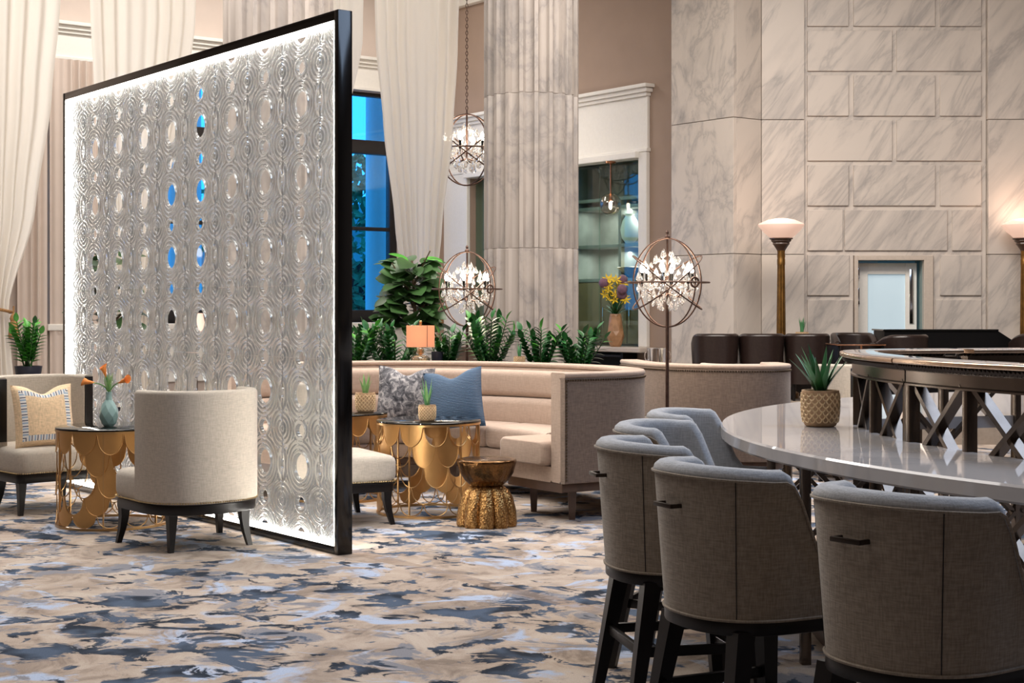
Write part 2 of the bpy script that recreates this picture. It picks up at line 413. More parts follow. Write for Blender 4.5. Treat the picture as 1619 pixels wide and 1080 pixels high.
# ------------------------------------------------------------------ mesh builder
class MB:
    def __init__(s):
        s.v, s.f = [], []
    def add(s, vs, fs):
        b = len(s.v)
        s.v += [tuple(v) for v in vs]
        s.f += [tuple(i + b for i in f) for f in fs]
        return s
    def box(s, x0, x1, y0, y1, z0, z1, mat=None):
        vs = [Vector((x, y, z)) for z in (z0, z1) for y in (y0, y1) for x in (x0, x1)]
        if mat is not None: vs = [mat @ v for v in vs]
        return s.add(vs, [(0, 2, 3, 1), (4, 5, 7, 6), (0, 1, 5, 4), (2, 6, 7, 3), (0, 4, 6, 2), (1, 3, 7, 5)])
    def prism(s, pts, z0, z1):
        n = len(pts)
        vs = [(p[0], p[1], z0) for p in pts] + [(p[0], p[1], z1) for p in pts]
        fs = [tuple(range(n))[::-1], tuple(range(n, 2 * n))]
        fs += [(i, (i + 1) % n, n + (i + 1) % n, n + i) for i in range(n)]
        return s.add(vs, fs)
    def loft(s, rings, closed=True, cap=True, loop=False):
        n = len(rings[0]); b = len(s.v)
        for r in rings: s.v += [tuple(p) for p in r]
        m = len(rings)
        kk = n if closed else n - 1
        for i in range(m if loop else m - 1):
            i2 = (i + 1) % m
            for j in range(kk):
                j2 = (j + 1) % n
                s.f.append((b + i * n + j, b + i * n + j2, b + i2 * n + j2, b + i2 * n + j))
        if cap and closed and not loop:
            s.f.append(tuple(b + j for j in range(n))[::-1])
            s.f.append(tuple(b + (m - 1) * n + j for j in range(n)))
        return s
    def lathe(s, prof, seg=24, c=(0, 0, 0), fn=None, cap=True):
        rings = []
        for r, z in prof:
            rings.append([(c[0] + r * (fn(2 * PI * k / seg, z) if fn else 1) * math.cos(2 * PI * k / seg),
                           c[1] + r * (fn(2 * PI * k / seg, z) if fn else 1) * math.sin(2 * PI * k / seg), c[2] + z) for k in range(seg)])
        return s.loft(rings, True, cap)
    def tube(s, pts, r, seg=6, loop=False):
        pts = [Vector(p) for p in pts]
        n = len(pts); rings = []
        up = None
        for i, p in enumerate(pts):
            a = pts[(i - 1) % n] if (loop or i > 0) else p
            c = pts[(i + 1) % n] if (loop or i < n - 1) else p
            d = (c - a)
            d = d.normalized() if d.length > 1e-9 else Vector((0, 0, 1))
            if up is None: up = Vector((0, 0, 1)) if abs(d.z) < 0.9 else Vector((1, 0, 0))
            x = up - d * up.dot(d)
            if x.length < 1e-6: x = d.orthogonal()
            x.normalize(); up = x
            y = d.cross(x)
            rr = r[i] if isinstance(r, (list, tuple)) else r
            rings.append([p + (x * math.cos(2 * PI * k / seg) + y * math.sin(2 * PI * k / seg)) * rr for k in range(seg)])
        return s.loft(rings, True, True, loop)
    def sphere(s, c, r, seg=8, rings=5, sz=1.0):
        prof = [(max(1e-4, r * math.sin(PI * k / rings)), -r * sz * math.cos(PI * k / rings)) for k in range(rings + 1)]
        return s.lathe(prof, seg, c)
    def bar(s, a, b, w, h):
        """rectangular bar from a to b: w sideways, h upward"""
        a, b = Vector(a), Vector(b)
        d = (b - a).normalized()
        side = d.cross(Vector((0, 0, 1)))
        if side.length < 1e-5: side = Vector((1, 0, 0))
        side.normalize(); up = side.cross(d)
        vs = []
        for p in (a, b):
            for i, j in ((-1, -1), (1, -1), (1, 1), (-1, 1)):
                vs.append(p + side * (w / 2 * i) + up * (h / 2 * j))
        return s.add(vs, [(3, 2, 1, 0), (4, 5, 6, 7), (0, 1, 5, 4), (1, 2, 6, 5), (2, 3, 7, 6), (3, 0, 4, 7)])
    def mesh(s, name, mat, smooth=True, angle=40, bevel=0.0, bseg=2):
        me = bpy.data.meshes.new(name)
        me.from_pydata(s.v, [], s.f)
        bm = bmesh.new(); bm.from_mesh(me)
        bmesh.ops.recalc_face_normals(bm, faces=bm.faces)
        if bevel:
            es = [e for e in bm.edges if len(e.link_faces) == 2 and e.calc_face_angle(0) > math.radians(35)]
            bmesh.ops.bevel(bm, geom=es, offset=bevel, segments=bseg, affect='EDGES', profile=0.5)
        for f in bm.faces: f.smooth = smooth
        if smooth:
            for e in bm.edges:
                if len(e.link_faces) == 2 and e.calc_face_angle(0) > math.radians(angle): e.smooth = False
        bm.to_mesh(me); bm.free()
        me.materials.append(M[mat])
        return me
    def build(s, name, mat, parent=None, loc=(0, 0, 0), rz=0.0, **kw):
        return link(name, s.mesh(name, mat, **kw), parent, loc, rz)

def link(name, me, parent=None, loc=(0, 0, 0), rz=0.0):
    o = bpy.data.objects.new(name, me)
    COL.objects.link(o)
    o.parent = parent
    o.location = loc
    o.rotation_euler = (0, 0, rz)
    return o

def tag(o, label, cat, group=None):
    o['label'] = label; o['category'] = cat
    if group: o['group'] = group
    return o

def thing(name, label, cat, loc=(0, 0, 0), rz=0.0, group=None):
    o = link(name, None, None, loc, rz)
    o.empty_display_size = 0.1
    return tag(o, label, cat, group)

def struct(o):
    o['kind'] = 'structure'
    return o

def copy_tree(root, loc, rz, label, group=None, z=None):
    r = root.copy(); COL.objects.link(r)
    r.location = loc; r.rotation_euler = (0, 0, rz)
    r['label'] = label
    if group: r['group'] = group
    for ch in list(root.children):
        c = ch.copy(); COL.objects.link(c); c.parent = r
        for g in list(ch.children):
            d = g.copy(); COL.objects.link(d); d.parent = c
    return r

def spline(pts, n, closed=False):
    """Catmull-Rom through pts, n samples"""
    P = [Vector(p) for p in pts]
    m = len(P); segs = m if closed else m - 1
    out = []
    for k in range(n if closed else n):
        u = k / (n if closed else n - 1) * segs
        i = min(int(u), segs - 1); f = u - i
        g = lambda j: P[j % m] if closed else P[max(0, min(m - 1, j))]
        p0, p1, p2, p3 = g(i - 1), g(i), g(i + 1), g(i + 2)
        if not closed:
            if i == 0: p0 = p1 * 2 - p2
            if i == m - 2: p3 = p2 * 2 - p1
        out.append(0.5 * ((2 * p1) + (p2 - p0) * f + (2 * p0 - 5 * p1 + 4 * p2 - p3) * f * f + (3 * p1 - p0 - 3 * p2 + p3) * f ** 3))
    return out

def normals2(path, closed=False):
    """right-hand normals of a plan path"""
    n = len(path); out = []
    for i in range(n):
        a = path[(i - 1) % n] if (closed or i > 0) else path[i]
        b = path[(i + 1) % n] if (closed or i < n - 1) else path[i]
        d = (b - a); d = Vector((d.x, d.y)).normalized()
        out.append(Vector((d.y, -d.x)))
    return out

def rrect(o0, o1, z0, z1, r, k=4, puff=0.0):
    """rounded rectangle section (offset, z), counter-clockwise"""
    pts = []
    r = min(r, abs(o1 - o0) / 2 - 1e-4, abs(z1 - z0) / 2 - 1e-4)
    for cx, cz, a0 in ((o1 - r, z0 + r, -PI / 2), (o1 - r, z1 - r, 0), (o0 + r, z1 - r, PI / 2), (o0 + r, z0 + r, PI)):
        for i in range(k + 1):
            a = a0 + PI / 2 * i / k
            pts.append((cx + r * math.cos(a), cz + r * math.sin(a)))
    return pts

def sweep(mb, path, nrm, sec, closed=False, cap=True, dome=0.0):
    """sweep section [(o,z)] (or a function of i) along a plan path"""
    rings = []
    for i, (p, n) in enumerate(zip(path, nrm)):
        s = sec(i) if callable(sec) else sec
        rings.append([(p.x + n.x * o, p.y + n.y * o, z) for o, z in s])
    if dome and not closed:
        def ends(r0, r1):
            r0 = [Vector(p) for p in r0]; c = sum(r0, Vector()) / len(r0)
            tg = r0[0] - Vector(r1[0]); tg = Vector((tg.x, tg.y, 0)).normalized()
            out = []
            for a in (0.5, 1.0, 1.35, 1.57):
                k = dome * (1 - math.cos(a))
                out.append([tuple(p + (c - p).normalized() * min(k, (c - p).length * 0.8) + tg * dome * math.sin(a)) for p in r0])
            return out
        rings = ends(rings[0], rings[1])[::-1] + rings + ends(rings[-1], rings[-2])
    return mb.loft(rings, True, cap, closed)

# ================================================================== STRUCTURE
CEIL = 7.2
fl = MB().add([(-13, -3, 0), (11, -3, 0), (11, 27, 0), (-13, 27, 0)], [(0, 1, 2, 3)]).build('floor', 'carpet', smooth=False)
struct(fl)
struct(MB().box(-13, 11, -3, 27, CEIL, CEIL + 0.2).build('ceiling', 'ceiling', smooth=False))
struct(MB().box(-13.3, -13, -3, 20, 0, CEIL).build('wall_left', 'plainwall', smooth=False))
struct(MB().box(11, 11.3, -3, 20, 0, CEIL).build('wall_right', 'plainwall', smooth=False))
struct(MB().box(-13, 11, -3.3, -3, 0, CEIL).build('wall_front', 'plainwall', smooth=False))

def wall_mesh(x0, x1, z0, z1, holes, y0, y1):
    """wall slab in its own frame with rectangular openings"""
    mb = MB()
    xs = sorted({x0, x1} | {h[0] for h in holes} | {h[1] for h in holes})
    for a, b in zip(xs, xs[1:]):
        hs = sorted((h[2], h[3]) for h in holes if h[0] <= a + 1e-6 and h[1] >= b - 1e-6)
        z = z0
        for h0, h1 in hs:
            if h0 > z: mb.box(a, b, y0, y1, z, h0)
            z = h1
        if z1 > z: mb.box(a, b, y0, y1, z, z1)
    return mb

CORNER = Vector((-1.255, 25.19))
W1LOC, W1RZ = (CORNER.x, CORNER.y, 0), math.atan2(-E2.y, -E2.x)   # local x runs left along the window wall, +y into the room
Q2 = Vector((1.93, 21.0))
W2LOC, W2RZ = (Q2.x, Q2.y, 0), math.atan2(E1.y, E1.x)             # local x runs back along the niche wall

def w1(mb, name, mat, parent=None, **kw): return mb.build(name, mat, parent, W1LOC, W1RZ, **kw)
def w2(mb, name, mat, parent=None, **kw): return mb.build(name, mat, parent, W2LOC, W2RZ, **kw)

WIN = [(0.70, 3.1, 1.26, 4.97), (3.9, 6.5, 1.26, 4.97)]
struct(w1(wall_mesh(-0.3, 15, 0, CEIL, WIN, -0.35, 0), 'wall_back_left', 'beige_wall', smooth=False))
NICHE = [(0.2, 2.1, 0.94, 3.65), (2.85, 4.3, 0.94, 3.65)]
struct(w2(wall_mesh(-1.8, 5.3, 0, CEIL, NICHE, -0.25, 0), 'wall_back_center', 'brown_wall', smooth=False))

# --- window headers, sills
def cornice(x0, x1, zb, zt, name):
    """frieze panel with stepped crown, in the wall frame"""
    h = zt - zb
    mb = MB()
    mb.box(x0, x1, 0, 0.05, zb, zt - 0.16)
    mb.box(x0 - 0.02, x1 + 0.02, 0, 0.08, zb, zb + 0.05)
    mb.box(x0 - 0.02, x1 + 0.02, 0, 0.09, zt - 0.16, zt - 0.11)
    mb.box(x0 - 0.06, x1 + 0.06, 0, 0.13, zt - 0.11, zt - 0.05)
    mb.box(x0 - 0.1, x1 + 0.1, 0, 0.18, zt - 0.05, zt)
    return mb
k = 0
for (a, b, zb, zt) in WIN:
    k += 1
    struct(w1(cornice(a - 0.15, b + 0.15, 4.97, 5.5, ''), 'trim_%d' % k, 'white', smooth=False, bevel=0.008))
    k += 1
    struct(w1(MB().box(a - 0.12, b + 0.12, -0.2, 0.14, 1.17, 1.26).box(a - 0.06, b + 0.06, 0, 0.05, 0.4, 1.17), 'trim_%d' % k, 'white', smooth=False, bevel=0.01))
struct(w1(MB().box(6.8, 15, 0, 0.05, 1.28, 1.42).box(6.8, 15, 0, 0.03, 0.0, 0.2), 'trim_5', 'white', smooth=False, bevel=0.01))
struct(w2(MB().box(-1.8, 5.3, 0, 0.12, 6.35, 6.5).box(-1.8, 5.3, 0, 0.2, 6.5, 6.75).box(-1.8, 5.3, 0, 0.35, 6.75, CEIL), 'trim_6', 'white', smooth=False, bevel=0.01))

for wi, (a, b, zb, zt) in enumerate(WIN):
    w = link('window_%d' % (wi + 1), None, None, W1LOC, W1RZ); struct(w)
    fr = MB()
    fr.box(a, a + 0.14, -0.24, -0.12, zb, zt).box(b - 0.14, b, -0.24, -0.12, zb, zt)
    fr.box(a, b, -0.24, -0.12, zb, zb + 0.2).box(a, b, -0.24, -0.12, zt - 0.06, zt)
    fr.build('window_frame', 'steel_dk', w, bevel=0.008)
    MB().box(a + 0.14, b - 0.14, -0.25, -0.10, 3.98, 4.2).build('transom', 'steel_dk', w, bevel=0.008)
    xs = [a + 0.14, a + 0.14 + 0.98, b - 0.14] if wi == 0 else [a + 0.14, a + 1.0, a + 1.75, b - 0.14]
    zs = [zb + 0.2, 2.77, 3.98, 4.2, zt - 0.06]
    for x in xs[1:-1]:
        MB().box(x - 0.03, x + 0.03, -0.22, -0.13, zb + 0.2, zt - 0.06).build('mullion', 'steel_dk', w, bevel=0.005)
    for x0, x1 in zip(xs, xs[1:]):
        MB().box(x0, x1, -0.22, -0.13, 2.74, 2.80).build('glazing_bar', 'steel_dk', w, bevel=0.005)
        for z0, z1 in ((zs[0], 2.74), (2.80, 3.98), (4.2, zs[4])):
            MB().box(x0 + 0.005, x1 - 0.005, -0.185, -0.175, z0, z1).build('pane', 'blueglass', w, smooth=False)

# --- outdoors beyond the windows
struct(MB().add([(-40, 17, -0.6), (20, 17, -0.6), (20, 60, -0.6), (-40, 60, -0.6)], [(0, 1, 2, 3)]).build('ground_outside', 'facade_dk', smooth=False))
def outside_col(px, d, r, i, lab):
    p = at(px, d)
    o = thing('stone_pillar', lab, 'pillar', (p.x, p.y, -0.6), 0, 'pillars of the building outside')
    MB().lathe([(r * 1.2, 0), (r * 1.2, 0.3), (r, 0.35), (r * 0.94, 7.5), (r * 1.2, 7.7)], 24).build('shaft', 'facade', o)
outside_col(600, 28.5, 0.27, 0, 'pale pillar outdoors seen through the window beside the tall drape')
outside_col(292, 27, 0.3, 1, 'pale pillar outdoors seen through the glass divider')
fac = thing('street_building', 'dim teal building across the street behind the window', 'building', (-9, 42, -0.6), 0)
MB().box(-16, 14, 0, 3, 0, 5.0).build('wall', 'facade_dk', fac, smooth=False)
for i in range(9):
    MB().box(-14 + i * 3.0, -12.6 + i * 3.0, -0.05, 0.05, 1.2, 3.4).build('window', 'black', fac, smooth=False)
def street_tree(px, d, z0, z1, r, lab):
    p = at(px, d)
    o = thing('street_tree', lab, 'tree', (p.x, p.y, -0.6), 0, 'trees outdoors')
    MB().tube([(0, 0, 0), (0.05, 0, z0 * 0.6), (0, 0, z0 + 1.2)], [0.09, 0.07, 0.04], 8).build('trunk', 'stem', o)
    mb = MB(); rd = random.Random(int(px))
    for _ in range(500):
        th, ph, rr = rd.uniform(0, 2 * PI), rd.uniform(-1, 1), r * rd.uniform(0.4, 1)
        c = Vector((rr * math.cos(th) * math.sqrt(1 - ph * ph), rr * math.sin(th) * math.sqrt(1 - ph * ph), z0 + 0.6 + (z1 - z0) / 2 + ph * (z1 - z0) / 2))
        a = Vector((rd.uniform(-1, 1), rd.uniform(-1, 1), rd.uniform(-1, 1))).normalized() * 0.13
        b = a.orthogonal().normalized() * 0.07
        mb.add([c - a, c - b, c + a, c + b], [(0, 1, 2, 3)])
    f = mb.build('foliage', 'tree', o, smooth=False); f['kind'] = 'stuff'
street_tree(566, 31, 1.2, 4.6, 0.55, 'leafy tree outdoors seen left of the pale pillar')
street_tree(255, 30, 0.6, 4.4, 1.2, 'leafy tree outdoors glimpsed through the glass divider')

# --- niches in the niche wall
def niche(x0, x1, n, stile_l):
    st = struct(w2(cornice(x0 - 0.17, x1 + 0.2 + stile_l, 3.65, 4.58, ''), 'trim_%d' % n, 'white', smooth=False, bevel=0.008))
    mb = MB()
    mb.box(x0 - 0.17, x0, 0, 0.07, 0.94, 3.65).box(x1, x1 + 0.15 + stile_l, 0, 0.07, 0.94, 3.65).box(x0 - 0.02, x1, -0.1, 0.14, 3.57, 3.66)
    mb.build('casing', 'white', st, smooth=False, bevel=0.01)
    MB().box(x0 - 0.3, x1 + 0.3, -0.02, 0.32, 0.87, 0.94).build('ledge', 'stone_pale', st, smooth=False, bevel=0.012)
    # recess
    r = MB()
    r.box(x0 - 0.1, x1 + 0.1, -0.9, -0.84, 0.8, 3.8).box(x0 - 0.1, x0, -0.9, -0.24, 0.8, 3.8).box(x1, x1 + 0.1, -0.9, -0.24, 0.8, 3.8)
    r.box(x0 - 0.1, x1 + 0.1, -0.9, -0.24, 0.86, 0.94).box(x0 - 0.1, x1 + 0.1, -0.9, -0.24, 3.65, 3.75)
    r.build('recess', 'niche_dark', st, smooth=False)
    return st
n1 = niche(0.2, 2.1, 7, 0.0)
n2 = niche(2.85, 4.3, 8, 0.5)
# cabinet standing in the near niche
cab = thing('display_cabinet', 'tall glazed display cabinet of dark shelves in the niche right of the fluted column', 'cabinet', W2LOC, W2RZ)
MB().box(0.22, 0.30, -0.82, -0.30, 0.95, 3.6).box(2.0, 2.08, -0.82, -0.30, 0.95, 3.6).build('side_panel', 'niche_dark', cab, smooth=False)
MB().box(0.30, 2.0, -0.82, -0.78, 0.95, 3.6).build('back_panel', 'niche_dark', cab, smooth=False)
for z in (1.92, 2.42, 2.98, 3.1):
    MB().box(0.30, 2.0, -0.78, -0.32, z - 0.05, z).build('shelf', 'niche_dark', cab, bevel=0.004)
MB().box(1.0, 1.06, -0.78, -0.32, 1.92, 3.05).build('divider', 'niche_dark', cab, smooth=False)
for x in (0.30, 0.88, 1.46):
    d = MB().box(x + 0.01, x + 0.56, -0.36, -0.32, 0.97, 1.86).build('door', 'niche_wood', cab, bevel=0.008)
    MB().box(x + 0.5, x + 0.515, -0.32, -0.30, 1.2, 1.5).build('handle', 'chrome', d, bevel=0.003)
struct(w2(MB().box(0.2, 1.25, -0.12, -0.11, 0.95, 3.56).box(1.262, 2.1, -0.15, -0.14, 0.95, 3.56), 'window_3', 'niche_glass', smooth=False))
struct(w2(MB().box(2.86, 4.3, -0.12, -0.11, 0.95, 3.56), 'window_4', 'niche_glass', smooth=False))
# small lamps on the shelves (cabinet lighting)
for i, z in enumerate((3.0, 2.38)):
    l = bpy.data.lights.new('shelf_lamp', 'AREA'); l.shape = 'RECTANGLE'; l.size = 1.4; l.size_y = 0.05; l.energy = 14; l.color = (1, 0.93, 0.86)
    o = bpy.data.objects.new('shelf_lamp', l); COL.objects.link(o)
    p = Q2 + E1 * 1.15 - E2 * -0.5
    o.location = (p.x, p.y, z - 0.075); o.rotation_euler = (0, 0, W2RZ)

# --- the pier and the marble wall
YB = 19.5
c0 = Vector((2.80, 19.2)); cL = c0 + E1 * 1.14; cR = c0 + E2 * 0.505
pier = struct(MB().prism([c0 + (E1 + E2) * 0.03, cL + E2 * 0.03, cL + E2 * 2.0, cR + E1 * 0.6 + E2 * 1.2, cR + E1 * 0.03], 0, CEIL).build('wall_pier', 'marble_joint', smooth=False))
JZ = [0.0, 0.42, 2.17, 3.9, 5.65, CEIL]
for z0, z1 in zip(JZ, JZ[1:]):
    MB().prism([c0, cL, cL + E2 * 0.06, c0 + E2 * 0.06], z0 + 0.004, z1 - 0.004).build('marble_slab', 'marble', pier, smooth=False, bevel=0.004)
    MB().prism([c0 + E2 * 0.062, cR, cR + E1 * 0.06, c0 + E2 * 0.062 + E1 * 0.06], z0 + 0.004, z1 - 0.004).build('marble_slab', 'marble', pier, smooth=False, bevel=0.004)
mp = (FPX / YB)
X = lambda px: (px - CX) / mp
Z = lambda y: EYE - (y - HOR) / mp
DX0, DX1, DZ = X(1351), X(1476), Z(404)
mw = struct(wall_mesh(3.18, 11, 0, CEIL, [(DX0, DX1, 0.0, DZ)], YB + 0.05, YB + 0.4).build('wall_back_right', 'marble_joint', smooth=False))
def slab(x0, x1, z0, z1, dp=0.05, name='marble_slab', bev=0.004):
    return MB().box(x0, x1, YB + 0.05 - dp, YB + 0.06, z0, z1).build(name, 'marble', mw, smooth=False, bevel=bev)
for z0, z1 in zip(JZ, JZ[1:]):
    slab(X(1204), X(1272) - 0.006, z0 + 0.004, z1 - 0.004, 0.07)
    slab(X(1561), X(1700), z0 + 0.004, z1 - 0.004, 0.09)
    slab(X(1700) + 0.01, X(1900), z0 + 0.004, z1 - 0.004, 0.09)
RB = [(1277, 1411), (1418, 1552)]; RC = [(1277, 1342), (1350, 1479), (1487, 1552)]
rows = []
for i, (yt, kind) in enumerate([(-24, 'C'), (47, 'B'), (118, 'C'), (189, 'B'), (260, 'C'), (331, 'F'), (402, 'G'), (473, 'H'), (544, 'H'), (612, 'H')]):
    rows.append((yt, {'B': RB, 'C': RC, 'F': [(1277, 1333), (1336, 1498), (1506, 1552)], 'G': [(1277, 1343), (1487, 1552)], 'H': [(1277, 1349), (1480, 1552)]}[kind]))
yt = -24 - 71
kk = 0
while Z(yt) < CEIL + 0.3:
    rows.append((yt, RB if kk % 2 == 0 else RC)); kk += 1; yt -= 71
bed = slab(X(1272), DX0 - 0.01, 0, CEIL - 0.01, 0.012, 'bed_panel', 0.0)
slab(DX1 + 0.01, X(1560), 0, CEIL - 0.01, 0.012, 'bed_panel', 0.0)
slab(DX0 - 0.01, DX1 + 0.01, DZ, CEIL - 0.01, 0.012, 'bed_panel', 0.0)
for yt, cells in rows:
    z1, z0 = Z(yt + 1.0), Z(yt + 65)
    if z0 > CEIL - 0.1: continue
    z1 = min(z1, CEIL - 0.005)
    for a, b in cells:
        slab(X(a), X(b), z0, z1, 0.04, 'marble_block', 0.005)

# door in the marble wall
dr = link('door_1', None, None, (0, YB, 0.38)); struct(dr)
dz = DZ - 0.38
MB().box(DX0 + 0.002, DX0 + 0.05, 0.0, 0.45, 0, dz).box(DX1 - 0.12, DX1 - 0.002, 0.0, 0.45, 0, dz).box(DX0 + 0.05, DX1 - 0.12, 0.0, 0.45, dz - 0.06, dz - 0.002).build('door_frame', 'stone_pale', dr, smooth=False, bevel=0.006)
lx0, lx1, lz = DX0 + 0.055, X(1456), dz - 0.09
gx0, gx1, gz = X(1378), X(1438), Z(433) - 0.38
lf = MB().box(lx0, gx0, 0.2, 0.26, 0.02, lz).box(gx1, lx1, 0.2, 0.26, 0.02, lz).box(gx0, gx1, 0.2, 0.26, gz, lz).box(gx0, gx1, 0.2, 0.26, 0.02, 0.3).build('door_leaf', 'white', dr, smooth=False, bevel=0.006)
MB().box(gx0, gx1, 0.225, 0.235, 0.3, gz).build('frosted_pane', 'frost', lf, smooth=False)
for za, zb in ((Z(440), Z(423)), (Z(481), Z(455))):
    MB().box(lx0 + 0.015, lx0 + 0.05, 0.16, 0.2, za - 0.38, zb - 0.38).build('hinge', 'chrome', lf, bevel=0.006)
MB().box(X(1444), X(1451), 0.185, 0.2, 0.9, Z(425) - 0.38).build('push_plate', 'chrome', lf, bevel=0.004)
MB().box(X(1458), X(1462), 0.1, 0.24, 0, lz + 0.02).box(lx0 + 0.3, X(1458), 0.12, 0.24, lz + 0.005, lz + 0.02).build('glass_edge', 'blueglass', dr, smooth=False)
struct(MB().box(DX0 - 0.3, DX1 + 0.3, YB + 1.2, YB + 1.3, 0, 3).box(DX0 - 0.3, DX0 - 0.2, YB + 0.4, YB + 1.2, 0, 3).box(DX1 + 0.2, DX1 + 0.3, YB + 0.4, YB + 1.2, 0, 3).build('wall_corridor', 'white', smooth=False))
# the raised floor in front of the marble wall
struct(MB().prism([(1.6, 16.4), (11, 16.4), (11, YB + 1.2), (3.22, YB + 0.4), (2.9, 19.1), (1.6, 20.6)], 0, 0.38).build('floor_platform', 'platform', smooth=False))

# --- fluted columns
def fluted(px, d, R, lab):
    p = at(px, d)
    root = thing('fluted_column', lab, 'column', (p.x, p.y, 0), 0.07 * px, 'fluted marble columns')
    NF, SP = 20, 12
    def ring(z, R, e=0.0):
        out = []
        for i in range(NF):
            for j in range(SP):
                u = j / SP
                a = 2 * PI * (i + u) / NF
                r = R - e
                if u > 0.26:
                    t = (u - 0.26) / 0.74 * 2 - 1
                    r -= 0.062 * R / 0.55 * math.sqrt(max(0, 1 - t * t))
                out.append((r * math.cos(a), r * math.sin(a), z))
        return out
    zz = [0.5, 2.15, 3.9, 5.65, CEIL]
    for z0, z1 in zip(zz, zz[1:]):
        MB().loft([ring(z0, R, 0.008), ring(z0 + 0.008, R), ring(z1 - 0.008, R), ring(z1, R, 0.008)]).build('drum', 'col_marble', root, angle=30)
    MB().box(-R * 1.3, R * 1.3, -R * 1.3, R * 1.3, 0, 0.2).build('plinth', 'col_marble', root, bevel=0.01)
    MB().lathe([(R * 1.28, 0.2), (R * 1.3, 0.28), (R * 1.24, 0.34), (R * 1.12, 0.36), (R * 1.1, 0.42), (R * 1.16, 0.44), (R * 1.14, 0.49), (R * 1.02, 0.5)], 48).build('base_moulding', 'col_marble', root)
    return root
fluted(840, 17.55, 0.548, 'fluted grey-veined marble column between the hanging chandelier and the display cabinet')
fluted(440, 15.2, 0.548, 'fluted marble column rising behind the lit glass divider')

# ================================================================== DRAPES
def drape(name, prof, z_top, z_bot, d_of, lab, folds, amp, parent=None, seed=0, mat='sheer'):
    """prof: [(z, px_left, px_right, depth)] — the cloth narrows to its tie; folds run down it"""
    rd = random.Random(seed)
    NU, NV = folds * 10, 46
    ph = [rd.uniform(0, 6.28) for _ in range(4)]
    prof = sorted(prof, key=lambda q: -q[0])
    def get(z):
        for (za, a0, a1), (zb, b0, b1) in zip(prof, prof[1:]):
            if zb <= z <= za:
                t = (za - z) / (za - zb)
                t = t * t * (3 - 2 * t) * 0.5 + t * 0.5
                return a0 + (b0 - a0) * t, a1 + (b1 - a1) * t
        return prof[-1][1], prof[-1][2]
    rows = []
    for j in range(NV + 1):
        z = z_top + (z_bot - z_top) * j / NV
        l, r = get(z)
        row = []
        wfull = prof[0][2] - prof[0][1]
        tight = (r - l) / wfull
        for i in range(NU + 1):
            u = i / NU
            uu = u + 0.012 * math.sin(6 * u + ph[0])
            s = l + (r - l) * uu
            a = amp * (0.6 + 0.4 * math.sin(u * 9 + ph[1]))
            y = a * math.sin(2 * PI * folds * uu + 0.9 * math.sin(4 * u + ph[2] + z * 0.15)) * (0.75 + 0.25 * (1 / max(0.3, tight)) * 0.5)
            row.append((s, y, z))
        rows.append(row)
    mb = MB().loft(rows, closed=False, cap=False)
    return mb

# sheer drapes hang on a line in front of the window wall; local x runs left along that line
DR0 = at(657, 20.5)
DRL = (DR0.x, DR0.y, 0)
def tx(px):     # where the view through this pixel column meets the drapes' line
    r = (px - CX) / FPX
    return (DR0.x - r * DR0.y) / (E2.x - r * E2.y)
def sheer_drape(lab, prof, folds, amp, seed, tie=None, name='sheer_drape'):
    pr = [(z, tx(b), tx(a)) for z, a, b in prof]
    root = thing(name, lab, 'curtain', DRL, W1RZ, 'tied sheer drapes')
    drape('cloth', pr, 7.15, 0.02, None, lab, folds, amp, seed=seed).build('cloth', 'sheer', root, angle=180)
    if tie:
        z, w = tie
        l = [q for q in pr if abs(q[0] - z) < 1e-6][0]
        c, hw = (l[1] + l[2]) / 2, (l[2] - l[1]) / 2 + 0.03
        MB().tube([(c + hw * math.cos(a), 0.12 * math.sin(a), z + 0.05 * math.cos(a)) for a in [2 * PI * i / 24 for i in range(24)]], 0.018, 6, loop=True).build('tie_cord', 'tassel', root)
        e = l[1] - 0.02
        tz = z - 0.06
        ts = MB().lathe([(0.01, 0.12), (0.03, 0.1), (0.045, 0.06), (0.035, 0.03), (0.05, 0.0), (0.06, -0.14), (0.055, -0.16)], 12, (e, 0.1, tz - 0.12)).build('tassel', 'tassel', root)
        MB().tube([(e, 0.1, tz), (e, 0.1, tz + 0.08)], 0.01, 6).build('tassel_cord', 'tassel', ts)
    return root
zy = lambda y, d: EYE - (y - HOR) * d / FPX
sheer_drape('tied cream sheer drape at the far left edge with a gold tassel', [(7.15, -190, 104), (5.0, -170, 98), (3.9, -150, 84), (2.6, -110, 58), (1.48, -55, 14), (0.0, -75, 30)], 9, 0.06, 1, (1.48, 0))
sheer_drape('cream sheer drape hanging directly behind the left half of the glass divider', [(7.15, 136, 312), (5.0, 143, 308), (4.0, 150, 292), (2.6, 166, 256), (1.5, 185, 235), (0.0, 180, 245)], 8, 0.05, 2, (1.5, 0))
sheer_drape('narrow strip of cream sheer drape between the black divider frame and the window', [(7.15, 486, 580), (5.0, 484, 574), (3.9, 482, 549), (2.6, 478, 528), (1.5, 480, 512), (0.0, 476, 515)], 5, 0.05, 3, (1.5, 0))
sheer_drape('long cream sheer drape gathered right of the blue window above the fiddle-leaf plant', [(7.15, 586, 732), (5.0, 594, 724), (3.9, 606, 716), (2.6, 624, 698), (1.6, 640, 686), (0.0, 634, 690)], 8, 0.05, 4, (1.6, 0))
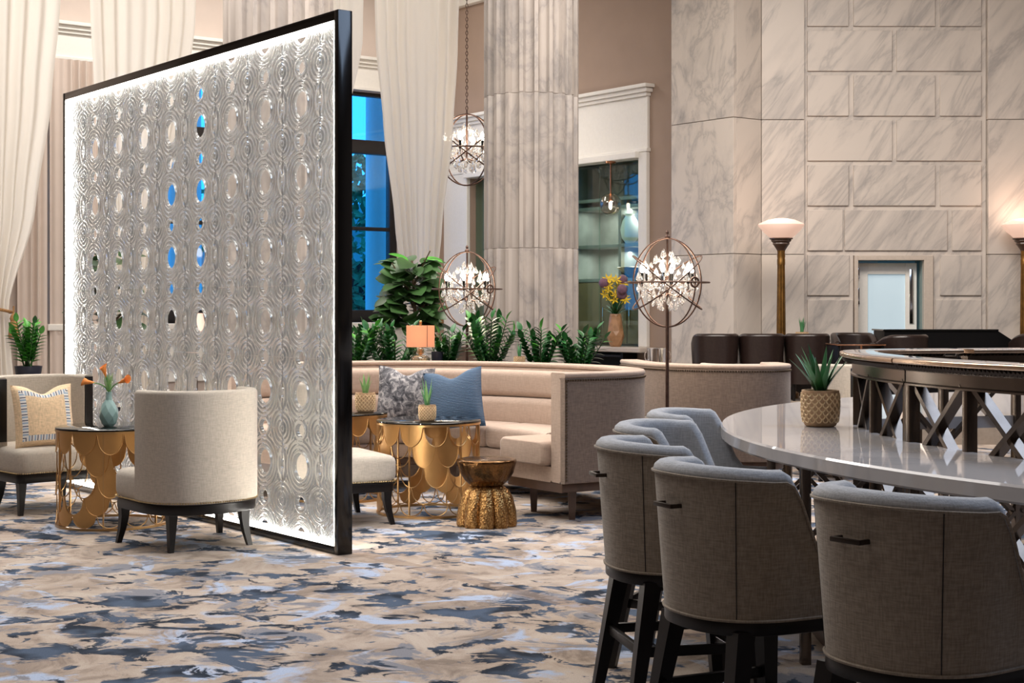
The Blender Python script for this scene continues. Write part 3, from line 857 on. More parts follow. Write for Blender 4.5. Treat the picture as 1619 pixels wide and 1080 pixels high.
# heavier linen drapes right at the wall
def linen_drape(t0, t1, lab, seed):
    root = thing('linen_drape', lab, 'curtain', W1LOC, W1RZ, 'linen drapes at the wall')
    mb = drape('cloth', [(5.0, t0, t1), (0.0, t0, t1)], 4.97, 0.02, None, lab, int((t1 - t0) * 10), 0.05, seed=seed)
    mb.v = [(x, y + 0.12, z) for x, y, z in mb.v]
    mb.build('cloth', 'beige_wall', root, angle=180)
linen_drape(5.75, 6.58, 'beige linen drape under the white window head at upper left', 11)
linen_drape(6.62, 7.05, 'beige linen drape beside the tied drape at far left', 12)

# ================================================================== GLASS DIVIDER
A2 = Vector((-1.057, 9.015))
SL, SH, ST = 4.36, 3.234, 0.10
div = thing('glass_divider', 'tall black-framed divider of cast glass ovals lit around its edges', 'room divider', (A2.x, A2.y, 0), math.atan2(E1.y, E1.x))
# local x along the divider (receding), local -y = far side (E2); camera side is +y
T0, T1 = -ST, 0.0
MB().box(-0.045, 0.0, T0, T1, 0, SH).build('post', 'screenblack', div, bevel=0.004)
MB().box(SL - 0.045, SL, T0, T1, 0, SH).build('post', 'screenblack', div, bevel=0.004)
MB().box(0.0, SL - 0.045, T0, T1, SH - 0.06, SH).build('top_rail', 'screenblack', div, bevel=0.004)
MB().box(0.0, SL - 0.045, T0, T1, 0, 0.05).build('bottom_rail', 'screenblack', div, bevel=0.004)
Lx0, Lx1, Lz0, Lz1 = 0.0, SL - 0.045, 0.05, SH - 0.06
MB().box(Lx0, Lx0 + 0.012, T0 + 0.005, T1 - 0.005, Lz0, Lz1).build('light_strip', 'led', div, smooth=False)
MB().box(Lx1 - 0.012, Lx1, T0 + 0.005, T1 - 0.005, Lz0, Lz1).build('light_strip', 'led', div, smooth=False)
MB().box(Lx0 + 0.013, Lx1 - 0.013, T0 + 0.005, T1 - 0.005, Lz1 - 0.012, Lz1).build('light_strip', 'led', div, smooth=False)
MB().box(Lx0 + 0.013, Lx1 - 0.013, T0 + 0.005, T1 - 0.005, Lz0, Lz0 + 0.012).build('light_strip', 'led', div, smooth=False)

CW, CH = 0.4733, 0.45
def glass_tile(name, u0, u1, v0, v1):
    """cast relief of concentric ovals over part of one cell (cell centre 0,0); holes right through"""
    step = 0.0058
    nx, nz = max(4, int(round((u1 - u0) / step))), max(4, int(round((v1 - v0) / step)))
    xs = np.linspace(u0, u1, nx + 1); zs = np.linspace(v0, v1, nz + 1)
    XX, ZZ = np.meshgrid(xs, zs)
    feats = []     # cx, cz, ax, az (outer), hole fraction, ridges
    feats.append((0, 0, 0.178, 0.168, 0.47, 3))
    for sz in (-1, 1):
        feats.append((0, sz * CH / 2, 0.088, 0.07, 0.56, 1))
    for sx in (-1, 1):
        feats.append((sx * CW / 2, 0, 0.066, 0.115, 0.30, 1))
        for sz in (-1, 1):
            feats.append((sx * CW / 2, sz * CH / 2, 0.142, 0.125, 0.10, 3.5))
    H = np.zeros_like(XX); best = np.full_like(XX, 9.0)
    hole = np.zeros(XX.shape, bool)
    PX, PZ = XX.copy(), ZZ.copy()
    for cx, cz, ax, az, hf, rg in feats:
        d = np.sqrt(((XX - cx) / ax) ** 2 + ((ZZ - cz) / az) ** 2)
        rid = np.abs(np.sin(PI * (d - hf) / (1 - hf) * rg))
        h = 0.004 + 0.0095 * rid + 0.004 * np.exp(-((d - hf) / 0.12) ** 2)
        m = d < best
        H = np.where(m, h, H); best = np.minimum(best, d)
    # centre test for removing faces
    fx = (XX[:-1, :-1] + XX[1:, 1:]) / 2; fz = (ZZ[:-1, :-1] + ZZ[1:, 1:]) / 2
    gone = np.zeros(fx.shape, bool)
    for cx, cz, ax, az, hf, rg in feats:
        if hf < 0.2: continue
        d = np.sqrt(((fx - cx) / ax) ** 2 + ((fz - cz) / az) ** 2)
        gone |= d < hf
        # snap nearby vertices to the rim
        dv = np.sqrt(((PX - cx) / ax) ** 2 + ((PZ - cz) / az) ** 2)
        near = (np.abs(dv - hf) < 0.75 * step / min(ax, az)) & (dv > 1e-6)
        sc = np.where(near, hf / np.maximum(dv, 1e-6), 1.0)
        nxp = cx + (PX - cx) * sc; nzp = cz + (PZ - cz) * sc
        inx = (np.abs(XX - u0) > 1e-6) & (np.abs(XX - u1) > 1e-6)
        inz = (np.abs(ZZ - v0) > 1e-6) & (np.abs(ZZ - v1) > 1e-6)
        PX = np.where(near & inx, nxp, PX); PZ = np.where(near & inz, nzp, PZ)
    nv = (nx + 1) * (nz + 1)
    half = 0.005
    front = np.stack([PX.ravel(), (half + H).ravel(), PZ.ravel()], 1)
    back = np.stack([PX.ravel(), np.full(nv, -half), PZ.ravel()], 1)
    verts = np.concatenate([front, back])
    idx = np.arange(nv).reshape(nz + 1, nx + 1)
    keep = ~gone
    a, b, c, d = idx[:-1, :-1][keep], idx[:-1, 1:][keep], idx[1:, 1:][keep], idx[1:, :-1][keep]
    faces = np.concatenate([np.stack([a, d, c, b], 1), np.stack([a, b, c, d], 1) + nv])
    from collections import Counter
    cnt = {}
    for q in zip(a.tolist(), b.tolist(), c.tolist(), d.tolist()):
        for e in ((q[0], q[1]), (q[1], q[2]), (q[2], q[3]), (q[3], q[0])):
            r = (e[1], e[0])
            if r in cnt: del cnt[r]
            else: cnt[e] = 1
    side = [(e[0], e[1], e[1] + nv, e[0] + nv) for e in cnt]
    me = bpy.data.meshes.new(name)
    me.from_pydata(verts.tolist(), [], faces.tolist() + side)
    bm = bmesh.new(); bm.from_mesh(me)
    loose = [v for v in bm.verts if not v.link_faces]
    bmesh.ops.delete(bm, geom=loose, context='VERTS')
    bmesh.ops.recalc_face_normals(bm, faces=bm.faces)
    for f in bm.faces: f.smooth = True
    for e in bm.edges:
        if len(e.link_faces) == 2 and e.calc_face_angle(0) > math.radians(62): e.smooth = False
    bm.to_mesh(me); bm.free()
    me.materials.append(M['glass'])
    return me
g = 0.0008
hw, hh = CW / 2 - g, CH / 2 - g
us = [(0.0, hw)] + [(-hw, hw)] * 8 + [(-hw, 0.0)]
uc = [-0.0073] + [0.466 + CW * i for i in range(8)] + [0.466 + CW * 8]
vs_ = [(0.0, hh)] + [(-hh, hh)] * 6 + [(-hh, 0.0)]
vc = [0.031] + [0.481 + CH * i for i in range(6)] + [3.181]
tiles = {}
for i, (u, x) in enumerate(zip(us, uc)):
    if i == 0: u = (0.03, hw)
    for j, (v, z) in enumerate(zip(vs_, vc)):
        if j == 0: v = (0.035, hh)
        if j == len(vc) - 1: v = (-hh, -0.022)
        key = (u, v)
        if key not in tiles: tiles[key] = glass_tile('glass_tile', u[0], u[1], v[0], v[1])
        link('glass_tile', tiles[key], div, (x, -ST / 2, z))

# ================================================================== LOUNGE CHAIRS
def u_path(hw, back, front, n=36, pw=2.4):
    """plan of a barrel: from the left front round the back to the right front (facing +y)"""
    pts = []
    if front > 0:
        for i in range(6): pts.append(Vector((-hw, front * (1 - i / 6))))
    for i in range(n + 1):
        a = PI - PI * i / n          # pi..0 over the back
        c, s = math.cos(a), math.sin(a)
        pts.append(Vector((hw * math.copysign(abs(c) ** (2 / pw), c), -back * abs(s) ** (2 / pw))))
    if front > 0:
        for i in range(1, 7): pts.append(Vector((hw, front * i / 6)))
    return pts

def d_outline(hw, back, front, rc=0.06, n=28, pw=2.4):
    """closed plan: barrel back, straight front with rounded corners"""
    pts = []
    for i in range(n + 1):
        a = PI - PI * i / n
        c, s = math.cos(a), math.sin(a)
        pts.append(Vector((hw * math.copysign(abs(c) ** (2 / pw), c), -back * abs(s) ** (2 / pw))))
    for k in range(5):
        a = PI / 2 * k / 4
        pts.append(Vector((hw - rc + rc * math.cos(a), front - rc + rc * math.sin(a))))
    for k in range(5):
        a = PI / 2 + PI / 2 * k / 4
        pts.append(Vector((-hw + rc + rc * math.cos(a), front - rc + rc * math.sin(a))))
    return pts

def cushion(outl, z0, z1, r, crown=0.02):
    """puffed cushion over a closed plan outline"""
    c = sum(outl, Vector((0, 0))) / len(outl)
    rings = []
    def ring(sc, z): return [(c.x + (p.x - c.x) * sc, c.y + (p.y - c.y) * sc, z) for p in outl]
    e = r / 0.35
    for a in (0, 30, 60, 90):
        t = math.radians(a); rings.append(ring(1 - r * 2.6 * (1 - math.sin(t)), z0 + r * (1 - math.cos(t))))
    for a in (0, 30, 60, 90):
        t = math.radians(a); rings.append(ring(1 - r * 2.6 * (1 - math.cos(t)), z1 - r + r * math.sin(t)))
    rings.append(ring(0.5, z1 + crown * 0.8)); rings.append(ring(0.15, z1 + crown))
    return MB().loft(rings)

def lounge_chair(label, loc, rz):
    t = thing('lounge_chair', label, 'chair', loc, rz, 'barrel lounge chairs')
    hw, bk, fr = 0.37, 0.36, 0.36
    # base frame and legs
    out = d_outline(hw - 0.005, bk - 0.005, fr, 0.05)
    MB().prism(out, 0.225, 0.285).build('base_frame', 'darkwood', t, bevel=0.006)
    for sx, sy, y0 in ((-1, 1, fr - 0.05), (1, 1, fr - 0.05), (-1, -1, -0.20), (1, -1, -0.20)):
        x = sx * (hw - 0.045) if sy > 0 else sx * 0.24
        rings = []
        for z, w, kx in ((0.24, 0.06, 0.0), (0.17, 0.05, 0.0), (0.09, 0.04, 0.012), (0.0, 0.03, 0.035)):
            ox, oy = x + sx * kx * 0.6, y0 + sy * kx
            rings.append([(ox - w / 2, oy - w / 2, z), (ox + w / 2, oy - w / 2, z), (ox + w / 2, oy + w / 2, z), (ox - w / 2, oy + w / 2, z)])
        MB().loft(rings).build('leg', 'darkwood', t, angle=50)
    # seat
    cushion(d_outline(hw, bk, fr + 0.02, 0.07), 0.287, 0.47, 0.045, 0.015).build('seat', 'linen', t, angle=60)
    # back shell
    path = u_path(hw + 0.005, bk + 0.005, 0.03)
    nr = normals2(path)   # right-hand normal of left->back->right travel points outwards? flip below
    cen = Vector((0, 0.1))
    sgn = -1 if nr[len(path) // 2].dot(path[len(path) // 2] - cen) > 0 else 1
    nr = [n * sgn for n in nr]
    sec = rrect(0.0, 0.075, 0.287, 0.968, 0.025)
    sweep(MB(), path, nr, sec).build('backrest', 'linen', t, angle=60)
    for e in (0, -1):
        p, n = path[e], nr[e]
        q = p + n * 0.075
        MB().box(min(p.x, q.x) + 0.006, max(p.x, q.x) - 0.006, p.y - 0.002, p.y + 0.012, 0.5, 0.955).build('edge_trim', 'darkwood', t, bevel=0.004)
    # nailheads around the base of the upholstery
    nb = MB()
    ol = d_outline(hw + 0.004, bk + 0.004, fr + 0.02, 0.07, n=120)
    acc = 0.0
    for a, b in zip(ol, ol[1:] + ol[:1]):
        L = (b - a).length
        while acc < L:
            p = a + (b - a) * (acc / L) if L > 0 else a
            nb.sphere((p.x, p.y, 0.297), 0.0055, 5, 3)
            acc += 0.0155
        acc -= L
    o = nb.build('nailheads', 'nail', t); o['kind'] = 'stuff'
    return t
CH_DIR = math.atan2(E1.y, E1.x) - PI / 2          # local +y -> E1
ch2c = Vector((-1.975, 9.42))
chair_near = lounge_chair('pale linen barrel chair with its back to us beside the divider', (ch2c.x, ch2c.y, 0), CH_DIR)
copy_tree(chair_near, (-3.45, 11.2, 0), CH_DIR + PI + 0.10, 'pale linen barrel chair at the left edge holding the cream pillow')
copy_tree(chair_near, (-1.27, 10.45, 0), math.atan2(0.43, 0.9) - PI / 2, 'pale barrel chair mostly hidden behind the divider beside the bronze stool')
copy_tree(chair_near, (2.10, 14.0, 0), 0.15, 'grey barrel chair behind the far banquette, left of the potted aloe')
copy_tree(chair_near, (2.85, 13.3, 0), -0.5 + PI * 0.75, 'grey barrel chair behind the potted aloe on the bar')

# ================================================================== PILLOWS
def pillow_mesh(w, h, th, part='all', dent=0.06, N=22):
    """square cushion in local x/z, front towards -y; part splits the face panel from its border"""
    mb = MB()
    def prof(u, v, s):
        a = max(0, 1 - abs(u) ** 2.6) ** 0.55 * max(0, 1 - abs(v) ** 2.6) ** 0.55
        return s * th / 2 * a
    for s in (-1, 1):
        g = []
        for j in range(N + 1):
            v = -1 + 2 * j / N
            row = []
            for i in range(N + 1):
                u = -1 + 2 * i / N
                x = u * w / 2 * (1 - 0.06 * (1 - v * v) ** 1.0 * abs(u) ** 3)
                z = v * h / 2 * (1 - 0.06 * (1 - u * u) * abs(v) ** 3)
                if v > 0: z -= dent * (v ** 2) * math.exp(-(u / 0.38) ** 2)
                row.append((x, prof(u, v, s), z))
            g.append(row)
        b = len(mb.v)
        for r in g: mb.v += r
        n = N + 1
        for j in range(N):
            for i in range(N):
                u, v = -1 + 2 * (i + .5) / N, -1 + 2 * (j + .5) / N
                inner = max(abs(u), abs(v)) < 0.66 and s == -1
                border = 0.66 <= max(abs(u), abs(v)) < 0.86 and s == -1
                ok = part == 'all' or (part == 'panel' and inner) or (part == 'border' and border) or (part == 'body' and not inner and not border)
                if ok: mb.f.append((b + j * n + i, b + j * n + i + 1, b + (j + 1) * n + i + 1, b + (j + 1) * n + i))
    return mb
def lean(o, tilt, roll=0.0):
    o.rotation_mode = 'XYZ'
    o.rotation_euler = (tilt, roll, o.rotation_euler.z)

pl = thing('striped_border_pillow', 'cream pillow with a blue and grey striped border on the left chair', 'pillow', (-3.385, 10.97, 0.69), CH_DIR + 0.06)
pillow_mesh(0.46, 0.46, 0.15, 'body').build('body', 'pillow_cream', pl, angle=180)
pillow_mesh(0.46, 0.46, 0.15, 'panel').build('panel', 'pillow_cream', pl, angle=180)
pillow_mesh(0.46, 0.46, 0.15, 'border').build('striped_border', 'stripe', pl, angle=180)
lean(pl, -0.22)
p1 = tag(pillow_mesh(0.46, 0.46, 0.14).build('damask_pillow', 'damask', angle=180), 'grey and white damask pillow propped on the curved banquette', 'pillow')
p1.location = (-0.86, 12.25, 0.77); p1.rotation_euler = (-0.2, 0.06, 0.05)
p2 = tag(pillow_mesh(0.48, 0.48, 0.18).build('ribbed_pillow', 'ribbed', angle=180), 'blue ribbed velvet pillow leaning in front of the damask pillow', 'pillow')
p2.location = (-0.455, 11.95, 0.75); p2.rotation_euler = (-0.22, -0.13, -0.2)

# ================================================================== BANQUETTES
def banquette(name, label, pts, seat_depth=0.72, flip=1, n=70, seat_parts=3, legs=(), cat='sofa', back_u=(0.02, 0.97), rolls=True):
    t = thing(name, label, cat, (0, 0, 0), 0)
    path = spline([Vector(p) for p in pts], n)
    nr = [q * flip for q in normals2(path)]
    # outer shell in three uses: outside cloth, top roll
    sweep(MB(), path, nr, rrect(0.0, 0.05, 0.262, 0.99, 0.012)).build('outer_back', 'sofa_out', t, angle=50)
    sweep(MB(), path, nr, rrect(-0.004, 0.165, 0.985, 1.022, 0.017)).build('top_roll', 'sofa', t, angle=60)
    sweep(MB(), path, nr, rrect(0.05, 0.16, 0.265, 0.985, 0.02)).build('inner_shell', 'sofa', t, angle=60)
    i0, i1 = int(n * back_u[0]), int(n * back_u[1])
    if rolls:
        for z0, z1, o1 in ((0.745, 0.965, 0.27), (0.50, 0.745, 0.30)):
            sweep(MB(), path[i0:i1], nr[i0:i1], rrect(0.15, o1, z0, z1, 0.055, 5), dome=0.03).build('back_channel', 'sofa', t, angle=60)
    # seat: base and cushions
    sweep(MB(), path, nr, rrect(0.16, seat_depth - 0.02, 0.262, 0.37, 0.015)).build('seat_base', 'sofa', t, angle=60)
    cuts = [int(round((n - 1) * k / seat_parts)) for k in range(seat_parts + 1)]
    for a, b in zip(cuts, cuts[1:]):
        pp, nn = path[a:b + 1], nr[a:b + 1]
        # pull the ends in a little so a seam shows
        e0 = 0.047 if a > 0 else -0.01; e1 = 0.047 if b < n - 1 else -0.01
        d0 = (pp[1] - pp[0]).normalized() * e0; d1 = (pp[-2] - pp[-1]).normalized() * e1
        pp = [pp[0] + d0] + pp[1:-1] + [pp[-1] + d1]
        sweep(MB(), pp, nn, rrect(0.165, seat_depth, 0.374, 0.545, 0.045, 5), dome=0.045).build('seat_cushion', 'sofa', t, angle=60)
    sweep(MB(), path, nr, rrect(0.03, seat_depth - 0.05, 0.20, 0.262, 0.01)).build('base_frame', 'brownwood', t, angle=50)
    for i, o in legs:
        p = path[int((n - 1) * i)] + nr[int((n - 1) * i)] * o
        rings = [[(p.x + sx * w / 2, p.y + sy * w / 2, z) for sx, sy in ((-1, -1), (1, -1), (1, 1), (-1, 1))] for z, w in ((0.21, 0.062), (0.0, 0.042))]
        MB().loft(rings).build('leg', 'brownwood', t, angle=50)
    # dark nailheads under the top edge and down the arm end
    nb = MB()
    acc = 0.0
    for a, b, na in zip(path, path[1:], nr):
        L = (b - a).length
        while acc < L:
            p = a + (b - a) * (acc / L)
            nb.sphere((p.x - na.x * 0.003, p.y - na.y * 0.003, 0.972), 0.0085, 5, 3)
            acc += 0.021
        acc -= L
    e, ne = path[-1], nr[-1]
    tg = (path[-1] - path[-2]).normalized()
    z = 0.96
    while z > 0.27:
        p = e + tg * -0.012
        nb.sphere((p.x - ne.x * 0.003, p.y - ne.y * 0.003, z), 0.0085, 5, 3); z -= 0.021
    o = nb.build('nailheads', 'naildk', t); o['kind'] = 'stuff'
    return t
banquette('curved_banquette', 'curved beige banquette sofa wrapping the gold tables', 
          [(-2.35, 12.2), (-1.8, 12.75), (-1.05, 13.0), (-0.3, 12.86), (0.3, 12.45), (0.75, 11.9), (0.97, 11.25), (0.84, 10.7), (0.36, 10.35)],
          legs=((0.985, 0.12), (0.985, 0.62), (0.9, 0.1), (0.78, 0.12), (0.6, 0.6), (0.4, 0.6), (0.2, 0.6), (0.02, 0.1)), seat_depth=0.74, seat_parts=4)
banquette('far_banquette', 'brown-backed banquette behind the floor lamp and bar stools',
          [(0.95, 13.3), (1.08, 12.55), (1.35, 12.08), (1.75, 11.88), (2.08, 11.9), (2.24, 12.2), (2.22, 12.6)], flip=-1, legs=((0.02, 0.1), (0.5, 0.1), (0.75, 0.1), (0.98, 0.1)), seat_depth=0.62, seat_parts=2)

# console behind the banquette carrying plants and a lamp
con = thing('planter_console', 'long pale-topped console behind the curved banquette holding plants', 'console', (-0.4, 13.42, 0))
MB().box(-1.75, 1.25, -0.2, 0.2, 0, 0.67).build('body', 'sofa_out', con, bevel=0.01)
MB().box(-1.78, 1.28, -0.22, 0.22, 0.67, 0.72).build('top', 'stone_pale', con, bevel=0.01)

# ================================================================== GOLD SCALE TABLES
ZB = [0.50, 0.355, 0.215, 0.10, 0.018]
ZC = [0.645] + ZB[:-1]
NS = 13
def scale_meshes(R):
    w = PI / NS
    plates, rods = [], []
    for i in range(5):
        zb, zc = ZB[i], ZC[i]
        N = 12
        lo, hi = [], []
        for k in range(N + 1):
            x = -1 + 2 * k / N
            lo.append((x, zc - (zc - zb) * math.sqrt(max(0, 1 - x * x))))
            if i == 0: hi.append((x, 0.645))
            else:
                zcp = ZC[i - 1]; zbp = ZB[i - 1]
                hi.append((x, zcp - (zcp - zbp) * math.sqrt(max(0, 1 - (abs(x) - 1) ** 2))))
        mb = MB()
        def P(x, z, r): return (r * math.cos(x * w * 0.985), r * math.sin(x * w * 0.985), z)
        rings = []
        for k in range(N + 1):
            (x, z0), (_, z1) = lo[k], hi[k]
            z1 = max(z1, z0 + 0.001)
            rings.append([P(x, z0, R - 0.004), P(x, z0, R), P(x, z1, R), P(x, z1, R - 0.004)])
        mb.loft(rings)
        mb.tube([P(x, z, R - 0.001) for x, z in lo], 0.0036, 6)
        plates.append(mb.mesh('scale_plate', 'gold', angle=40))
        rb = MB().tube([P(x, z, R) for x, z in lo], 0.0038, 6)
        rods.append(rb.mesh('scale_rod', 'goldrod'))
    return plates, rods
RT = 0.375
PL, RD = scale_meshes(RT - 0.006)
def gold_table(label, loc, rz, seed):
    t = thing('scale_table', label, 'table', loc, rz, 'gold fish-scale side tables')
    MB().lathe([(RT - 0.004, 0.652), (RT, 0.655), (RT, 0.663), (RT - 0.004, 0.666)], 64).build('glass_top', 'blackglass', t)
    def ring(z0, z1): return [(RT - 0.018, z0), (RT, z0), (RT, z1), (RT - 0.018, z1)]
    for nm, z0, z1 in (('top_ring', 0.637, 0.652), ('base_ring', 0.0, 0.016)):
        rg = [[(r * math.cos(a), r * math.sin(a), z) for r, z in ring(z0, z1)] for a in [2 * PI * i / 64 for i in range(64)]]
        MB().loft(rg, True, False, True).build(nm, 'goldrod', t, angle=40)
    for i in range(6):
        a = 2 * PI * (i + 0.5) / 6
        MB().box(-0.007, 0.007, -0.004, 0.004, 0.016, 0.637).build('post', 'goldrod', t, ((RT - 0.012) * math.cos(a), (RT - 0.012) * math.sin(a), 0), a, smooth=False)
    rd = random.Random(seed)
    for i in range(5):
        for k in range(NS):
            a = 2 * PI * (k + 0.5 * (i % 2)) / NS
            filled = rd.random() < (0.62 if i == 0 else 0.3)
            o = link('scale_plate' if filled else 'scale_rod', (PL if filled else RD)[i], t, (0, 0, 0), a)
            k2 = 1.0 - 0.022 * (i % 2)
            o.scale = (k2, k2, 1)
    return t
gold_table('gold fish-scale table with one potted aloe beside the bronze stool', (-0.60, 10.92, 0), -PI / 2 + 0.2, 5)
gold_table('gold fish-scale table partly hidden behind the black divider post', (-1.34, 11.75, 0), 0.4, 9)
gold_table('gold fish-scale table at the left carrying the mint vase', (-2.72, 10.33, 0), 0.1, 21)

# ================================================================== BRONZE DRUM STOOL
st = thing('bronze_stool', 'hammered bronze hourglass stool with ribbed lobes in front of the gold table', 'stool', (-0.17, 10.25, 0))
def hammered():
    t = NT('hammered_bronze')
    v = t.objvec()
    br = t.n('ShaderNodeTexVoronoi'); br.inputs['Scale'].default_value = 90
    t.l(v, br.inputs['Vector'])
    t.l(t.ramp([(0.0, lin(224, 180, 116)), (0.7, lin(146, 104, 60))], br.outputs[0]), t.p.inputs['Base Color'])
    t.p.inputs['Metallic'].default_value = 0.9; t.p.inputs['Roughness'].default_value = 0.28
    t.bump(br.outputs[0], 0.7, 0.005)
    return t.m
M['hammered'] = hammered()
M['bronze_bowl'] = plain('dark_polished_bronze', lin(104, 74, 44), 0.2, metal=0.95, grain=0.25, gscale=60, bump=0.3)
M['bronze_top'] = plain('polished_bronze', lin(150, 112, 66), 0.15, metal=0.95, grain=0.2, gscale=10)
def lobe(n, depth): return lambda a, z: 1 - depth * (1 - abs(math.sin(a * n / 2)) ** 0.6)
MB().lathe([(0.205, 0.0), (0.212, 0.02), (0.205, 0.10), (0.185, 0.18), (0.155, 0.235), (0.115, 0.265), (0.09, 0.275)], 120, fn=lobe(10, 0.17)).build('lower_drum', 'hammered', st, angle=70)
MB().lathe([(0.085, 0.265), (0.12, 0.278), (0.155, 0.31), (0.185, 0.36), (0.203, 0.425), (0.205, 0.44), (0.198, 0.447)], 96, fn=lobe(8, 0.035)).build('upper_bowl', 'bronze_bowl', st, angle=70)
MB().lathe([(0.196, 0.440), (0.19, 0.449), (0.15, 0.445), (0.02, 0.442)], 48).build('top_dish', 'bronze_top', st)

# ================================================================== BAR
BC = Vector((4.68, 6.62)); RO, RR = 3.735, 3.1
def bp(r, deg): # deg > 0 towards the camera
    a = math.radians(deg); return Vector((BC.x - r * math.cos(a), BC.y - r * math.sin(a)))
near_rail = [bp(RR, a) for a in np.arange(64, -9.0, -2.1)]
far_pts = [bp(RR, -8), Vector((1.69, 7.32)), Vector((1.95, 7.50)), Vector((2.5, 7.66)), Vector((3.4, 7.85)), Vector((4.6, 7.95)), Vector((6.2, 7.95))]
far_rail = spline(far_pts, 60)
rail = near_rail + far_rail[1:]
def resample(path, n):
    L = [0.0]
    for a, b in zip(path, path[1:]): L.append(L[-1] + (b - a).length)
    out = []; j = 0
    for i in range(n):
        s = L[-1] * i / (n - 1)
        while j < len(L) - 2 and L[j + 1] < s: j += 1
        f = (s - L[j]) / max(1e-9, L[j + 1] - L[j])
        out.append(path[j] + (path[j + 1] - path[j]) * f)
    return out
# counter top
bar = thing('bar_counter', 'curved polished grey stone bar counter with a bronze lattice core', 'bar counter', (BC.x, BC.y, 0))
def loc2(p): return Vector((p.x - BC.x, p.y - BC.y))
outer = [bp(RO, a) for a in np.linspace(64, -100, 120)]
inner = resample(rail, 120)
rings = []
for o, i in zip(outer, inner):
    o, i = loc2(o), loc2(i)
    d = (o - i).normalized()
    sec = [(i, 0.86), (i, 0.92), (o - d * 0.008, 0.92), (o, 0.912), (o, 0.868), (o - d * 0.008, 0.86)]
    rings.append([(p.x, p.y, z) for p, z in sec])
MB().loft(rings).build('counter_top', 'quartz', bar, angle=30)
# lattice
posts = [bp(RR, a) for a in np.arange(8.9 + 8.4 * 6, -9, -8.4)]
fl_ = resample(far_rail, 13)
allposts = posts + fl_[1:]
nrm_all = normals2(allposts)
def trim(path, sec, name, mat): 
    pth = [loc2(p) for p in path]
    nn = normals2(pth)
    sgn = 1 if nn[5].dot(pth[5]) > 0 else -1
    nn = [q * sgn for q in nn]
    return sweep(MB(), pth, nn, sec).build(name, mat, bar, angle=40)
ja = 8.9
segA = [bp(RR, a) for a in np.linspace(64, ja + 0.12, 60)]
segB = [bp(RR, a) for a in np.linspace(ja - 0.12, -8, 20)] + far_rail[1:26]
segC = far_rail[26:]
for sg in (segA, segB, segC):
    trim(sg, [(-0.03, 1.1500), (0.035, 1.1500), (0.035, 1.1570), (0.028, 1.1630), (0.028, 1.2070), (0.045, 1.2230), (-0.03, 1.2230)], 'rail_band', 'bronze')
    trim(sg, rrect(-0.09, 0.085, 1.2370, 1.2570, 0.006), 'rail_top', 'railtop')
    trim(sg, rrect(-0.075, 0.07, 1.2575, 1.2600, 0.001), 'rail_inlay', 'quartz')
    # rope moulding: slanted beads under the top's edge
    rs = resample(sg, max(8, int(sum((b - a).length for a, b in zip(sg, sg[1:])) / 0.022)))
    pth = [loc2(p) for p in rs]; nn = normals2(pth)
    sgn = 1 if nn[3].dot(pth[3]) > 0 else -1
    rp = MB()
    for p, q, n in zip(pth, pth[1:], nn):
        n = n * sgn; tdir = (q - p).normalized()
        c = p + n * 0.06
        a3 = Vector((c.x - tdir.x * 0.012, c.y - tdir.y * 0.012, 1.2170)); b3 = Vector((c.x + tdir.x * 0.012, c.y + tdir.y * 0.012, 1.2390))
        rp.tube([a3, (a3 + b3) / 2 + Vector((n.x, n.y, 0)) * 0.006, b3], [0.006, 0.011, 0.006], 5)
    o = rp.build('rope_moulding', 'bronze_dk', bar); o['kind'] = 'stuff'
for i, p in enumerate(allposts):
    q = loc2(p); n = nrm_all[i]
    rz = math.atan2(n.y, n.x)
    big = (abs(i - 6) < 0.5)
    w = 0.034 if big else 0.016
    MB().box(-0.026, 0.022, -w, w, 0.0, 1.165).build('post', 'bronze', bar, (q.x, q.y, 0), rz, bevel=0.003)
tiers = [(0.80, 1.165), (0.435, 0.80), (0.07, 0.435)]
for i, (a, b) in enumerate(zip(allposts, allposts[1:])):
    a, b = loc2(a), loc2(b)
    d = (b - a).normalized(); a2, b2 = a + d * 0.02, b - d * 0.02
    nn = Vector((d.y, -d.x))
    for z0, z1 in tiers:
        for (pa, pb, off) in ((a2, b2, 0.008), (b2, a2, -0.008)):
            MB().bar((pa.x + nn.x * off, pa.y + nn.y * off, z0), (pb.x + nn.x * off, pb.y + nn.y * off, z1), 0.046, 0.021).build('lattice_brace', 'bronze', bar, smooth=False)
pl_ = [loc2(p) for p in rail]; nn = normals2(pl_)
sgn = 1 if nn[4].dot(pl_[4]) > 0 else -1
sweep(MB(), pl_, [q * sgn for q in nn], rrect(-0.04, 0.24, 0.0, 0.10, 0.01)).build('plinth', 'brownwood', bar, angle=40)
for ang in np.arange(50, -80, -14.5):
    p = loc2(bp(3.5, ang)); q = loc2(bp(3.16, ang))
    lg = MB().box(-0.02, 0.02, -0.02, 0.02, 0.0, 0.86).build('counter_leg', 'bronze', bar, (p.x, p.y, 0), math.radians(ang), bevel=0.003)
    for za, zb in ((0.50, 0.84), (0.84, 0.50)):
        MB().bar((p.x, p.y, za), (q.x, q.y, zb), 0.016, 0.018).build('leg_brace', 'bronze', bar, smooth=False)

